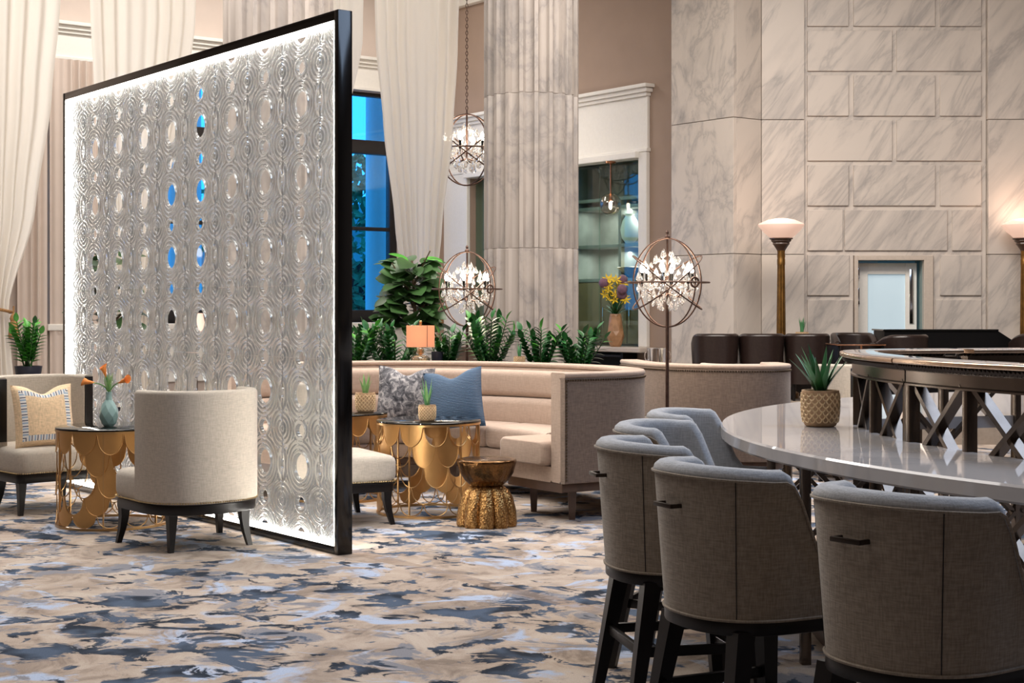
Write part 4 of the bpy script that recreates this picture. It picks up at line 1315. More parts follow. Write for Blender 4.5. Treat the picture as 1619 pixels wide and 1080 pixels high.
# ================================================================== BAR STOOLS
def bar_stool(label, loc, rz):
    t = thing('bar_stool', label, 'stool', loc, rz, 'woven bar stools around the counter')
    hw, bk, fr = 0.245, 0.25, 0.225
    path = u_path(hw, bk, fr, 40, 2.3)
    N = len(path)
    nr = normals2(path)
    if nr[N // 2].dot(path[N // 2]) > 0: nr = [n * -1 for n in nr]     # inwards
    L = [0.0]
    for a, b in zip(path, path[1:]): L.append(L[-1] + (b - a).length)
    def top(i):
        s = abs(L[i] / L[-1] * 2 - 1)          # 0 back centre .. 1 front tips
        k = min(1, max(0, (s - 0.56) / 0.27)); k = k * k * (3 - 2 * k)
        return 0.985 - 0.012 * min(1, s / 0.5) ** 2 - 0.265 * k
    def flare(z): return -0.035 * ((z - 0.53) / 0.47)      # leans outwards at the top
    def outer(i):
        zt = top(i) - 0.03
        out = []
        for k in range(7):
            z = 0.53 + (zt - 0.53) * k / 6
            out.append((flare(z) + 0.0, z))
        for k in range(6, -1, -1):
            z = 0.53 + (zt - 0.53) * k / 6
            out.append((flare(z) + 0.03, z))
        return out
    def inner(i):
        zt = top(i)
        f = flare(zt)
        r = 0.038
        out = [(flare(0.55) + 0.031, 0.55), (f + 0.031, zt - 0.05)]
        # rolled top, overhanging the outer cloth slightly
        for k in range(7):
            a = PI - PI * k / 6
            out.append((f + r + 0.001 + (r + 0.004) * math.cos(a), zt - 0.03 + (0.036) * math.sin(a)))
        out += [(f + 0.082, zt - 0.07), (0.06, 0.68), (0.06, 0.55)]
        return out
    sweep(MB(), path, nr, outer).build('backrest', 'weave', t, angle=60)
    sweep(MB(), path, nr, inner).build('inner_back', 'weave_bluelit', t, angle=80)
    pp = MB().tube([(p.x + n.x * flare(top(i)) - n.x * 0.004, p.y + n.y * flare(top(i)) - n.y * 0.004, top(i) - 0.03) for i, (p, n) in enumerate(zip(path, nr))], 0.0045, 5)
    pp.build('piping', 'weave', t)
    pw = MB().tube([(p.x - n.x * 0.003, p.y - n.y * 0.003, 0.532) for p, n in zip(path, nr)], 0.005, 5)
    pw.build('piping', 'weave', t)
    for s in (0.30, 0.70):
        i = int(s * N)
        p, n = path[i], nr[i]
        MB().tube([(p.x + n.x * (flare(z) - 0.0006), p.y + n.y * (flare(z) - 0.0006), z) for z in np.linspace(0.535, top(i) - 0.02, 8)], 0.0018, 4).build('seam', 'darkwood', t)
    cushion(d_outline(hw - 0.055, bk - 0.055, fr + 0.03, 0.05), 0.545, 0.665, 0.035, 0.012).build('seat', 'weave', t, angle=60)
    MB().prism(d_outline(hw - 0.002, bk - 0.002, fr + 0.02, 0.04), 0.487, 0.53).build('seat_frame', 'darkwood', t, bevel=0.006)
    legs = []
    for sx, sy in ((-1, 1), (1, 1), (1, -1), (-1, -1)):
        a = Vector((sx * (hw - 0.06), (fr - 0.03) if sy > 0 else -0.15)); b = Vector((sx * (hw - 0.01), fr + 0.02 if sy > 0 else -0.235))
        rings = []
        for z, w in ((0.50, 0.062), (0.0, 0.036)):
            p = a + (b - a) * (1 - z / 0.5)
            rings.append([(p.x - w / 2, p.y - w / 2, z), (p.x + w / 2, p.y - w / 2, z), (p.x + w / 2, p.y + w / 2, z), (p.x - w / 2, p.y + w / 2, z)])
        MB().loft(rings).build('leg', 'darkwood', t, angle=50)
        legs.append((a, b))
    def lp(k, z): return legs[k][0] + (legs[k][1] - legs[k][0]) * (1 - z / 0.5)
    for k, z in ((0, 0.2), (1, 0.26), (2, 0.26), (3, 0.26)):
        p, q = lp(k, z), lp((k + 1) % 4, z)
        br = MB().bar((p.x, p.y, z), (q.x, q.y, z), 0.02, 0.035).build('stretcher', 'darkwood', t, bevel=0.003)
        if k == 0:
            MB().box(min(p.x, q.x) + 0.03, max(p.x, q.x) - 0.03, p.y - 0.012, p.y + 0.012, z + 0.018, z + 0.021).build('foot_plate', 'chrome', br, smooth=False)
    h = MB()
    yb = -bk + flare(0.86) - 0.03
    h.box(-0.05, 0.05, yb - 0.008, yb + 0.004, 0.855, 0.868).box(-0.05, -0.04, yb, yb + 0.045, 0.855, 0.868).box(0.04, 0.05, yb, yb + 0.045, 0.855, 0.868)
    h.build('pull_handle', 'bronze_dk', t, bevel=0.002)
    return t
def stool_at(deg, r):
    p = bp(r, deg); f = (BC - p).normalized()
    return (p.x, p.y, 0), math.atan2(f.y, f.x) - PI / 2
S = [(35.6, 4.40, 'woven bar stool nearest to us at the lower right corner'),
     (25.6, 4.375, 'woven bar stool second nearest, in front of the counter curve'),
     (15.0, 4.23, 'woven bar stool at the left end of the front row with its handle in profile'),
     (4.8, 3.98, 'woven bar stool showing its bluish-lit inside, left of the counter tip'),
     (-6.3, 3.79, 'woven bar stool tucked against the left tip of the counter')]
loc, rz = stool_at(*S[0][:2])
s0 = bar_stool(S[0][2], loc, rz)
for deg, r, lab, turn in [q + (t_,) for q, t_ in zip(S[1:], (0.0, -0.05, -0.5, -0.25))]:
    loc, rz = stool_at(deg, r)
    copy_tree(s0, loc, rz + turn, lab)

# ================================================================== ORB LAMPS
def drop_mesh(r, h):
    return MB().lathe([(0.0008, h), (r * 0.25, h * 0.8), (r * 0.75, h * 0.4), (r, h * 0.1), (r * 0.85, -h * 0.12), (0.0008, -h * 0.3)], 6).mesh('crystal_drop', 'crystal', smooth=False)
DROP = drop_mesh(0.017, 0.052)
DROP_S = drop_mesh(0.012, 0.032)
BEAD = MB().sphere((0, 0, 0), 0.008, 6, 4).mesh('crystal_bead', 'crystal', smooth=False)
def orb(root, cz, rx, rz_, seed, scale=1.0, power=20):
    """iron ring globe with candle bulbs and crystals, centred at height cz of its root"""
    rd = random.Random(seed)
    tr = 0.006 * scale
    def ring(nm, fn, r=tr):
        MB().tube([fn(2 * PI * i / 48) for i in range(48)], r, 6, loop=True).build(nm, 'iron', root)
    c, s = math.cos, math.sin
    ring('ring', lambda a: (rx * c(a), 0, cz + rz_ * s(a)))
    ring('ring', lambda a: (rx * c(a) * 0.75, rx * c(a) * -0.66, cz + rz_ * s(a)))
    ring('ring', lambda a: (rx * 1.24 * c(a), rx * 1.24 * s(a), cz))
    # two tilted hoops whose ends stand out like petals
    for tilt, yaw in ((0.72, 0.2), (-0.72, -0.2)):
        def f(a, tilt=tilt, yaw=yaw):
            x, y = rx * 1.2 * c(a), rx * 1.0 * s(a)
            z = x * s(tilt); x2 = x * c(tilt) * 1.12
            return (x2 * c(yaw) - y * s(yaw), x2 * s(yaw) + y * c(yaw), cz + z)
        ring('ring', f)
    hubx = rx * 0.72; huby = -rx * 0.72
    MB().tube([(hubx + 0.028 * scale * c(a), huby, cz + 0.028 * scale * s(a) * 1.25) for a in [2 * PI * i / 20 for i in range(20)]], 0.008 * scale, 6, loop=True).build('hub_ring', 'iron', root)
    MB().lathe([(0.005, 0.06), (0.014, 0.045), (0.008, 0.03), (0.022, 0.012), (0.02, 0.0), (0.006, -0.01)], 12, (0, 0, cz + rz_)).build('finial', 'iron', root)
    MB().tube([(0, 0, cz + rz_), (0, 0, cz - rz_ * 0.45)], 0.008 * scale, 8).build('stem', 'iron', root)
    # candle arms
    for k in range(6):
        a = 2 * PI * k / 6 + 0.26
        rr = rx * 0.78
        x, y = rr * c(a), rr * s(a)
        arm = MB().tube([(0, 0, cz - rz_ * 0.25), (x * 0.5, y * 0.5, cz - rz_ * 0.33), (x, y, cz - rz_ * 0.15), (x, y, cz - 0.01)], 0.005 * scale, 6).build('arm', 'iron', root)
        MB().lathe([(0.012 * scale, cz - 0.01), (0.012 * scale, cz + rz_ * 0.22)], 10, (x, y, 0)).build('candle_sleeve', 'black', arm)
        h = rz_ * 0.22
        MB().lathe([(0.008 * scale, 0), (0.017 * scale, 0.02 * scale), (0.016 * scale, 0.04 * scale), (0.006 * scale, 0.065 * scale), (0.001, 0.072 * scale)], 10, (x, y, cz + h)).build('bulb', 'bulb', arm)
    # crystals hung in tiers
    tiers = [(0.60, 0.15, 5), (0.46, 0.36, 9), (0.34, 0.66, 12), (0.18, 0.55, 10), (0.05, 0.86, 14), (-0.08, 0.66, 12), (-0.16, 0.86, 16), (-0.28, 0.74, 14), (-0.38, 0.55, 11), (-0.48, 0.44, 9), (-0.60, 0.26, 7)]
    for zf, rf, n in tiers:
        ph = rd.uniform(0, 6)
        for k in range(n):
            a = ph + 2 * PI * k / n
            m = DROP if (k % 3) else DROP_S
            o = link('crystal_drop', m, root, (rx * rf * c(a), rx * rf * s(a), cz + rz_ * zf + rd.uniform(-0.03, 0.03) * rz_), a)
            o.scale = (scale, scale, scale)
    for q in range(5):
        a0 = rd.uniform(0, 6)
        for k in range(9):
            t = k / 8
            r = rx * (0.15 + 0.6 * t)
            o = link('crystal_bead', BEAD, root, (r * c(a0), r * s(a0), cz + rz_ * (0.5 - 0.6 * t - 0.25 * math.sin(PI * t))), 0)
            o.scale = (scale, scale, scale)
    l = bpy.data.lights.new('orb_light', 'POINT'); l.energy = power; l.color = (1, 0.82, 0.62); l.shadow_soft_size = 0.12
    o = bpy.data.objects.new('orb_light', l); COL.objects.link(o); o.parent = root; o.location = (0, 0, cz + rz_ * 0.3)

def floor_orb(label, loc, rz, cz, rx, rz_, seed):
    t = thing('orb_floor_lamp', label, 'lamp', loc, rz, 'crystal orb floor lamps')
    MB().lathe([(0.17, 0), (0.17, 0.012), (0.15, 0.022), (0.03, 0.035), (0.02, 0.06)], 32).build('base', 'iron', t)
    MB().tube([(0, 0, 0.03), (0, 0, cz - rz_ * 0.4)], 0.013, 10).build('pole', 'iron', t)
    orb(t, cz, rx, rz_, seed)
    return t
floor_orb('crystal orb floor lamp on the right, standing before the brown-backed banquette', (1.166, 11.4, 0), 0.0, 1.66, 0.255, 0.333, 3)
floor_orb('crystal orb floor lamp behind the curved banquette near the fiddle-leaf plant', (-0.41, 13.85, 0), 0.15, 1.645, 0.258, 0.34, 8)
ch = at(738, 22.2)
cz = EYE + (HOR - 237) * 22.2 / FPX
pen = thing('orb_chandelier', 'crystal orb chandelier hanging on a long chain left of the fluted column', 'chandelier', (ch.x, ch.y, cz))
orb(pen, 0.0, 0.42, 0.52, 12, 1.75, 45)
links = MB(); z = 0.56; k = 0
while z < CEIL - cz - 0.03:
    pts = []
    for i in range(10):
        a = 2 * PI * i / 10
        q = (0.016 * math.cos(a), 0, z + 0.03 * math.sin(a))
        pts.append(q if k % 2 else (0, q[0], q[2]))
    links.tube(pts, 0.005, 4, loop=True); z += 0.05; k += 1
o = links.build('chain', 'iron', pen); o['kind'] = 'stuff'
MB().lathe([(0.08, CEIL - cz), (0.08, CEIL - cz - 0.03), (0.02, CEIL - cz - 0.06)], 20).build('ceiling_rose', 'iron', pen)

# pendant globe before the cabinet
_g = Q2 + E1 * 0.80 - E2 * 0.055; gp = Vector((_g.x, _g.y, 0)); gz = EYE + (HOR - 323) * gp.y / FPX; gt = 3.57
gl = thing('globe_pendant', 'clear glass globe pendant on a copper stem before the display cabinet', 'lamp', (gp.x, gp.y, gz))
MB().sphere((0, 0, 0), 0.16, 28, 18).sphere((0, 0, 0), 0.154, 28, 18).build('glass_globe', 'globe_glass', gl)
MB().tube([(0, 0, 0.1), (0, 0, gt - gz)], 0.011, 8).build('stem', 'copper', gl)
MB().lathe([(0.02, 0.15), (0.028, 0.1), (0.028, 0.04), (0.02, 0.03)], 12).build('socket', 'copper', gl)
MB().lathe([(0.012, 0.04), (0.022, 0.01), (0.02, -0.05), (0.004, -0.075)], 12).build('bulb', 'bulb', gl)
MB().lathe([(0.075, gt - gz), (0.075, gt - gz - 0.025), (0.02, gt - gz - 0.04)], 24).build('ceiling_rose', 'copper', gl)

# ================================================================== TORCHERES
def torchere(label, px, d):
    p = at(px, d)
    t = thing('torchere_lamp', label, 'lamp', (p.x, p.y, 0.38), 0, 'brass column torcheres')
    zt = lambda y: zy(y, d) - 0.38
    MB().lathe([(0.22, 0), (0.22, 0.06), (0.17, 0.09), (0.13, 0.16), (0.08, 0.2)], 24).build('base', 'brass', t)
    fl2 = lambda a, z: 1 - 0.10 * abs(math.cos(a * 6)) ** 0.7
    z1 = zt(418)
    MB().lathe([(0.058, 0.19), (0.056, z1 * 0.5), (0.046, z1)], 96, fn=fl2).build('fluted_shaft', 'brass', t, angle=35)
    MB().lathe([(0.05, z1 - 0.005), (0.05, z1 + 0.06), (0.046, z1 + 0.07), (0.05, z1 + 0.10), (0.046, z1 + 0.14), (0.05, z1 + 0.17)], 24).build('collar', 'brass', t)
    z2 = zt(403)
    MB().lathe([(0.045, z1 + 0.16), (0.055, zt(395)), (0.09, zt(388)), (0.105, zt(386)), (0.10, zt(384)), (0.125, zt(381)), (0.12, zt(379.5)), (0.145, zt(378)), (0.145, zt(376.5))], 24, fn=lambda a, z: 1 + 0.05 * math.sin(a * 10)).build('capital', 'brownwood', t)
    MB().lathe([(0.13, zt(376.5)), (0.16, zt(373)), (0.22, zt(366)), (0.272, zt(358)), (0.28, zt(355.5)), (0.27, zt(353.5)), (0.16, zt(347.5)), (0.06, zt(345.6)), (0.002, zt(345.2))], 40).build('opal_shade', 'opal', t)
    l = bpy.data.lights.new('torchere_light', 'POINT'); l.energy = 9; l.color = (1, 0.72, 0.55); l.shadow_soft_size = 0.15
    o = bpy.data.objects.new('torchere_light', l); COL.objects.link(o); o.parent = t; o.location = (0, 0, zt(338))
torchere('brass column torchere with pink-white glass bowl left of the marble wall door', 1235, 18.6)
torchere('brass column torchere with pink-white glass bowl cut by the right edge', 1620, 19.12)

# ================================================================== LEATHER CHAIRS AND FAR FURNITURE
def tub_chair(label, loc, rz):
    t = thing('leather_tub_chair', label, 'chair', loc, rz, 'dark leather tub chairs on the raised floor')
    path = u_path(0.245, 0.26, 0.16)
    nr = normals2(path)
    if nr[20].dot(path[20]) > 0: nr = [n * -1 for n in nr]
    fl3 = lambda z: -0.03 * (z - 0.25) / 0.55
    N = len(path)
    def sec(i):
        s = abs(i / (N - 1) * 2 - 1); k = max(0, (s - 0.5) / 0.5)
        zt = 0.80 - 0.10 * k * k
        f = fl3(zt)
        out = [(0.0, 0.2), (fl3(0.5), 0.5), (f, zt - 0.03)]
        for q in range(6):
            a = PI - PI * q / 5
            out.append((f + 0.04 + 0.04 * math.cos(a), zt - 0.03 + 0.03 * math.sin(a)))
        return out + [(f + 0.08, zt - 0.03), (0.07, 0.45), (0.07, 0.2)]
    sweep(MB(), path, nr, sec).build('shell', 'leather', t, angle=50)
    cushion(d_outline(0.17, 0.185, 0.22, 0.05), 0.2, 0.43, 0.04).build('seat', 'leather', t, angle=60)
    for sx, sy in ((-1, 1), (1, 1), (-1, -1), (1, -1)):
        MB().lathe([(0.018, 0), (0.026, 0.2)], 10, (sx * 0.16, sy * 0.15, 0)).build('leg', 'darkwood', t)
    return t
def tp(px, d): 
    p = at(px, d); return (p.x, p.y, 0.38)
tc0 = tub_chair('dark leather tub chair, leftmost of the row in front of the marble pier', tp(1131, 18.0), 0.0)
copy_tree(tc0, tp(1203, 18.05), 0.0, 'dark leather tub chair in front of the torchere, second of the row')
copy_tree(tc0, tp(1275, 18.1), -0.1, 'dark leather tub chair right of the torchere with a small aloe above it')
copy_tree(tc0, tp(1350, 18.45), PI, 'dark leather tub chair facing us beneath the frosted door')
copy_tree(tc0, tp(1425, 17.2), 0.5, 'dark leather tub chair right of the gold-edged black table')
copy_tree(tc0, tp(1638, 18.0), 0.2, 'dark leather tub chair cut by the right edge behind the bar')
def cafe_table(label, px, d, w, zt_):
    p = at(px, d)
    t = thing('cafe_table', label, 'table', (p.x, p.y, 0.38), 0, 'gold-edged black tables')
    MB().box(-w, w, -0.3, 0.3, zt_ - 0.012, zt_).build('gold_edge', 'copper', t, bevel=0.002)
    MB().box(-w + 0.01, w - 0.01, -0.29, 0.29, zt_, zt_ + 0.006).build('top', 'blackglass', t, smooth=False)
    for sx in (-1, 1):
        MB().box(sx * (w - 0.03) - 0.012, sx * (w - 0.03) + 0.012, -0.28, 0.28, 0, zt_ - 0.012).build('leg_panel', 'black', t, bevel=0.002)
    MB().box(-0.01, 0.01, -0.3, -0.28, 0, zt_ - 0.012).build('centre_post', 'copper', t, smooth=False)
cafe_table('low black table with thin gold edges between the leather chairs', 1352, 16.85, 0.27, 0.70)
# black counter with a sloping end
bk = thing('black_service_counter', 'long black counter with a slanted right end below the frosted door', 'counter', (0, 0, 0.38))
x0, x1 = at(1392, 18.5).x, at(1604, 18.5).x
zt1 = zy(523, 18.5) - 0.38
mb = MB()
pr = [(x0, 0), (at(1640, 18.5).x, 0), (x1, zt1 - 0.17), (at(1570, 18.5).x, zt1), (x0, zt1)]
n = len(pr)
vs2 = [(x, 18.3, z) for x, z in pr] + [(x, 18.85, z) for x, z in pr]
mb.add(vs2, [tuple(range(n)), tuple(range(n, 2 * n))[::-1]] + [(i, (i + 1) % n, n + (i + 1) % n, n + i) for i in range(n)])
mb.build('body', 'black', bk, smooth=False, bevel=0.006)
MB().box(x0 - 0.02, at(1570, 18.5).x, 18.28, 18.87, zt1, zt1 + 0.02).build('top', 'blackglass', bk, smooth=False, bevel=0.004)

# ================================================================== PLANTS
def leaf_mesh(name, L, W, mat, fold=0.25, curl=0.2, tip=1.0, nseg=5, base=0.1, pw=0.8):
    """leaf along +x, lying in xy, folded along its midrib"""
    mb = MB(); v = []; f = []
    for i in range(nseg + 1):
        t = i / nseg
        w = W / 2 * (math.sin(PI * (base + (1 - base) * t)) ** pw) if 0 < i < nseg else (W * 0.04)
        x = L * t; z = -curl * L * t * t
        v += [(x, -w, z + fold * w), (x, 0, z), (x, w, z + fold * w)]
    for i in range(nseg):
        a = 3 * i
        f += [(a, a + 3, a + 4, a + 1), (a + 1, a + 4, a + 5, a + 2)]
    mb.add(v, f)
    return mb.mesh(name, mat, angle=180)
ZZL = [leaf_mesh('leaf', 0.10, 0.054, 'leaf'), leaf_mesh('leaf', 0.085, 0.046, 'leaf'), leaf_mesh('leaf', 0.095, 0.052, 'leaf_lt')]
def orient(o, dx, up):
    x = dx.normalized(); y = up.cross(x)
    if y.length < 1e-4: y = Vector((0, 1, 0))
    y.normalize(); z = x.cross(y)
    o.rotation_mode = 'QUATERNION'
    o.rotation_quaternion = Matrix((x, y, z)).transposed().to_quaternion()
def zz_plant(label, loc, height, spread, stems, seed, pot=('pot_navy', 0.12, 0.12), light=0.12):
    rd = random.Random(seed)
    t = thing('zz_plant', label, 'plant', loc, 0, 'zz plants')
    pm, pr_, phh = pot
    MB().lathe([(pr_ * 0.8, 0), (pr_ * 0.86, 0.01), (pr_, phh), (pr_ * 0.92, phh), (pr_ * 0.9, phh - 0.02)], 24).build('pot', pm, t)
    MB().lathe([(pr_ * 0.9, phh - 0.03), (0.01, phh - 0.015)], 20).build('soil', 'soil', t)
    for s in range(stems):
        a = 2 * PI * s / stems + rd.uniform(-0.3, 0.3)
        out = spread * rd.uniform(0.35, 1.0); h = height * rd.uniform(0.72, 1.0)
        p0 = Vector((rd.uniform(-.3, .3) * pr_, rd.uniform(-.3, .3) * pr_, phh - 0.02))
        p2 = Vector((out * math.cos(a), out * math.sin(a) * 0.7, h))
        p1 = Vector((out * 0.55 * math.cos(a), out * 0.55 * math.sin(a), phh + (h - phh) * 0.5))
        pts = [p0 * (1 - u) ** 2 + p1 * 2 * u * (1 - u) + p2 * u * u for u in [i / 8 for i in range(9)]]
        MB().tube(pts, [0.009 - 0.0007 * i for i in range(9)], 5).build('stem', 'leaf_dk', t)
        n = max(5, int((h - phh) / 0.036))
        for k in range(n + 1):
            u = 0.16 + 0.84 * k / n
            p = p0 * (1 - u) ** 2 + p1 * 2 * u * (1 - u) + p2 * u * u
            tg = ((p1 - p0) * (1 - u) + (p2 - p1) * u).normalized()
            sd = tg.cross(Vector((math.sin(a + s), -math.cos(a + s), 0.15))).normalized()
            for q in ((-1, 1) if k < n else (0,)):
                d = (tg * 0.75 + sd * q * 0.85 + Vector((rd.uniform(-.15, .15), rd.uniform(-.15, .15), rd.uniform(-.1, .1))))
                o = link('leaf', ZZL[2] if rd.random() < light else ZZL[rd.randint(0, 1)], t, p)
                orient(o, d, tg + Vector((0, 0, 0.3)))
    return t
CT = 0.72
zz_plant('zz plant at the left end of the console beside the divider', (-1.40, 13.4, CT), 0.63, 0.30, 13, 1, light=0.3)
zz_plant('zz plant on the console just left of the orange lamp', (-1.06, 13.44, CT), 0.59, 0.28, 13, 2)
zz_plant('zz plant on the console between the orange lamp and the iron pole', (-0.56, 13.38, CT), 0.55, 0.20, 11, 4, light=0.2)
zz_plant('zz plant on the console right of the iron lamp pole', (-0.2, 13.42, CT), 0.66, 0.30, 14, 3)
zz_plant('zz plant left of the pair in front of the fluted column', (0.24, 13.42, CT), 0.58, 0.24, 11, 5)
zz_plant('zz plant at the right end of the console below the display cabinet', (0.58, 13.42, CT), 0.56, 0.28, 13, 6)
pd = thing('tall_planter', 'tall dark planter carrying the bright zz plant at far left', 'planter', (-4.62, 14.5, 0))
MB().prism([(-0.16, -0.16), (0.16, -0.16), (0.16, 0.16), (-0.16, 0.16)], 0, 0.80).build('body', 'pot_navy', pd, bevel=0.01)
zz_plant('bright zz plant at far left below the tied drape', (-4.62, 14.5, 0.80), 0.56, 0.20, 9, 9, ('pot_navy', 0.13, 0.12), 0.75)

FL = [leaf_mesh('leaf', 0.24, 0.19, 'leaf_dk', 0.15, 0.25, base=0.12, nseg=7, pw=0.55), leaf_mesh('leaf', 0.19, 0.15, 'leaf_dk', 0.2, 0.3, base=0.12, nseg=7, pw=0.55), leaf_mesh('leaf', 0.21, 0.14, 'leaf_lt', 0.25, 0.1, base=0.12, nseg=7, pw=0.6)]
def fiddle(label, loc, z0, z1, rad, n, seed, top_light=3):
    rd = random.Random(seed)
    t = thing('fiddle_leaf_fig', label, 'plant', loc, 0, 'fiddle-leaf figs')
    MB().lathe([(0.16, 0), (0.17, 0.02), (0.21, 0.42), (0.19, 0.42), (0.185, 0.38)], 28).build('pot', 'pot_navy', t)
    MB().lathe([(0.186, 0.37), (0.01, 0.38)], 20).build('soil', 'soil', t)
    MB().tube([(0, 0, 0.36), (0.02, 0.01, z0), (-0.01, 0, z1 - 0.1)], [0.022, 0.018, 0.01], 8).build('trunk', 'stem', t)
    for b in range(4):
        a = b * 1.7 + 0.4
        MB().tube([(0, 0, z0 + 0.1 * b), (rad * 0.3 * math.cos(a), rad * 0.3 * math.sin(a), z0 + 0.15 + 0.12 * b), (rad * 0.55 * math.cos(a), rad * 0.55 * math.sin(a), z0 + 0.3 + 0.12 * b)], [0.012, 0.009, 0.006], 6).build('branch', 'stem', t)
    for k in range(n):
        u = (k + 0.5) / n
        z = z0 - 0.1 + (z1 - z0) * u
        a = k * 2.4 + rd.uniform(-.4, .4)
        rr = rad * rd.uniform(0.1, 0.55) * (1 - 0.35 * u)
        p = Vector((rr * math.cos(a), rr * math.sin(a), z))
        d = Vector((math.cos(a), math.sin(a), rd.uniform(-0.25, 0.7)))
        o = link('leaf', FL[2] if k >= n - top_light else FL[rd.randint(0, 1)], t, p)
        orient(o, d, Vector((rd.uniform(-.5, .5), rd.uniform(-.9, .1), 0.8)))
    return t
fiddle('large fiddle-leaf fig below the long drape, right of the blue window', (-0.99, 15.2, 0), 1.38, 2.05, 0.46, 150, 4)
fiddle('fiddle-leaf fig behind the left edge of the glass divider', (-4.25, 16.0, 0), 1.3, 2.15, 0.60, 60, 6, 0)

def aloe(label, loc, pot_r, pot_h, leaf_h, n, seed, mats=('aloe',), spread=0.5, cat='plant', relief=True, name='potted_aloe', scal=True, potmat='basket'):
    rd = random.Random(seed)
    t = thing(name, label, cat, loc, 0, 'potted aloes')
    pp = [(pot_r * 0.72, 0), (pot_r * 0.80, 0.003), (pot_r * 0.92, pot_h * 0.14), (pot_r * 0.98, pot_h * 0.35), (pot_r, pot_h * 0.7), (pot_r * 0.97, pot_h), (pot_r * 0.86, pot_h), (pot_r * 0.84, pot_h * 0.9)]
    pt = MB().lathe(pp, 32).build('pot', potmat, t)
    MB().lathe([(pot_r * 0.85, pot_h * 0.9), (0.004, pot_h * 0.93)], 20).build('soil', 'soil', t)
    if relief:
        nr_, nc = 8, 17
        rb = MB()
        def rad(z):
            for (r0, z0), (r1, z1) in zip(pp[:6], pp[1:6]):
                if z0 <= z <= z1 and z1 > z0: return r0 + (r1 - r0) * (z - z0) / (z1 - z0)
            return pot_r
        for j in range(nr_):
            zc = pot_h * (0.14 + 0.82 * (j + 0.7) / nr_)
            for i in range(nc):
                a0 = 2 * PI * (i + 0.5 * (j % 2)) / nc
                pts = []
                for q in range(7):
                    b = PI + PI * q / 6
                    aa = a0 + math.cos(b) * PI / nc * 0.82
                    z = zc + math.sin(b) * pot_h / nr_ * 0.75
                    r = rad(max(0, min(pot_h, z))) + 0.0006
                    pts.append((r * math.cos(aa), r * math.sin(aa), z))
                rb.tube(pts, pot_r * 0.04, 5)
        o = rb.build('scallop_relief', 'potgold', pt); o['kind'] = 'stuff'
    for k in range(n):
        a = 2.4 * k + rd.uniform(-.3, .3)
        f = k / n
        lean_ = spread * (0.25 + 0.75 * f) * rd.uniform(0.8, 1.15); h = leaf_h * (1 - 0.35 * f) * rd.uniform(0.85, 1.05)
        p0 = Vector((0.12 * pot_r * math.cos(a), 0.12 * pot_r * math.sin(a), pot_h * 0.9))
        p2 = p0 + Vector((math.cos(a) * h * lean_, math.sin(a) * h * lean_, h))
        p1 = p0 + Vector((math.cos(a) * h * lean_ * 0.3, math.sin(a) * h * lean_ * 0.3, h * 0.5))
        w = pot_r * 0.25
        rings = []
        for i in range(7):
            u = i / 6
            p = p0 * (1 - u) ** 2 + p1 * 2 * u * (1 - u) + p2 * u * u
            tg = ((p1 - p0) * (1 - u) + (p2 - p1) * u).normalized()
            sd = Vector((-math.sin(a), math.cos(a), 0)); nn = tg.cross(sd)
            ww = w * (1 - u) ** 0.75 + 0.0006
            rings.append([p - sd * ww, p - nn * ww * 0.45, p + sd * ww, p + nn * ww * 0.15])
        MB().loft(rings).build('leaf', mats[k % len(mats)], t, angle=50)
    return t
bp_ = at(1297, 6.95)
aloe('potted aloe in a gold scalloped pot standing on the bar counter', (bp_.x, bp_.y, 0.921), 0.087, 0.165, 0.235, 18, 2, ('aloe', 'leaf'), 0.95)
aloe('small potted aloe on the gold table in front of the damask pillow', (-0.60, 10.75, 0.667), 0.062, 0.115, 0.20, 8, 5, ('aloe_lt', 'aloe'), 0.5)
aloe('small potted aloe on the table beside the black divider post', (-1.13, 11.7, 0.667), 0.078, 0.15, 0.18, 9, 7, ('aloe_lt',), 0.45)
aloe('small potted aloe on the console before the fluted column', (0.065, 13.28, CT + 0.24), 0.05, 0.09, 0.15, 7, 8, ('aloe',), 0.35)
ap = at(1268, 19.05)
acol = thing('pedestal', 'slim dark pedestal behind the leather chairs under a small aloe', 'pedestal', (ap.x, ap.y, 0.38))
MB().box(-0.1, 0.1, -0.1, 0.1, 0, 0.72).build('body', 'darkwood', acol, bevel=0.006)
aloe('small aloe above the leather chairs beside the torchere', (ap.x, ap.y, 1.101), 0.08, 0.08, 0.22, 9, 9, ('aloe',), 0.4)

# ================================================================== TABLE LAMP, VASES, FLOWERS
tl = thing('table_lamp', 'small table lamp with glowing square orange shade on the console', 'lamp', (-0.80, 13.27, CT + 0.26), 0.06)
MB().box(-0.09, 0.09, -0.09, 0.09, -0.26, -0.001).build('foot_block', 'brownwood', tl, bevel=0.005)
MB().lathe([(0.08, 0), (0.085, 0.02), (0.085, 0.055), (0.06, 0.075), (0.02, 0.08)], 24, fn=lambda a, z: 1 + 0.03 * math.sin(a * 16)).build('crystal_base', 'amber', tl)
MB().sphere((0, 0, 0.115), 0.034, 14, 10).build('crystal_ball', 'amber', tl)
MB().lathe([(0.012, 0.075), (0.012, 0.37)], 8).build('stem', 'goldrod', tl)
sh = MB()
for a, b, c_, d_ in ((-0.122, 0.122, -0.122, -0.118), (-0.122, 0.122, 0.118, 0.122), (-0.122, -0.118, -0.118, 0.118), (0.118, 0.122, -0.118, 0.118)):
    sh.box(a, b, c_, d_, 0.152, 0.338)
sh.build('shade', 'shade', tl, smooth=False)
MB().sphere((0, 0, 0.37), 0.014, 10, 8).build('finial', 'goldrod', tl)
MB().box(0.055, 0.06, -0.126, -0.122, 0.152, 0.338).build('shade_seam', 'brownwood', tl, smooth=False)
MB().sphere((0, 0, 0.245), 0.03, 10, 8).build('bulb', 'bulb', tl)

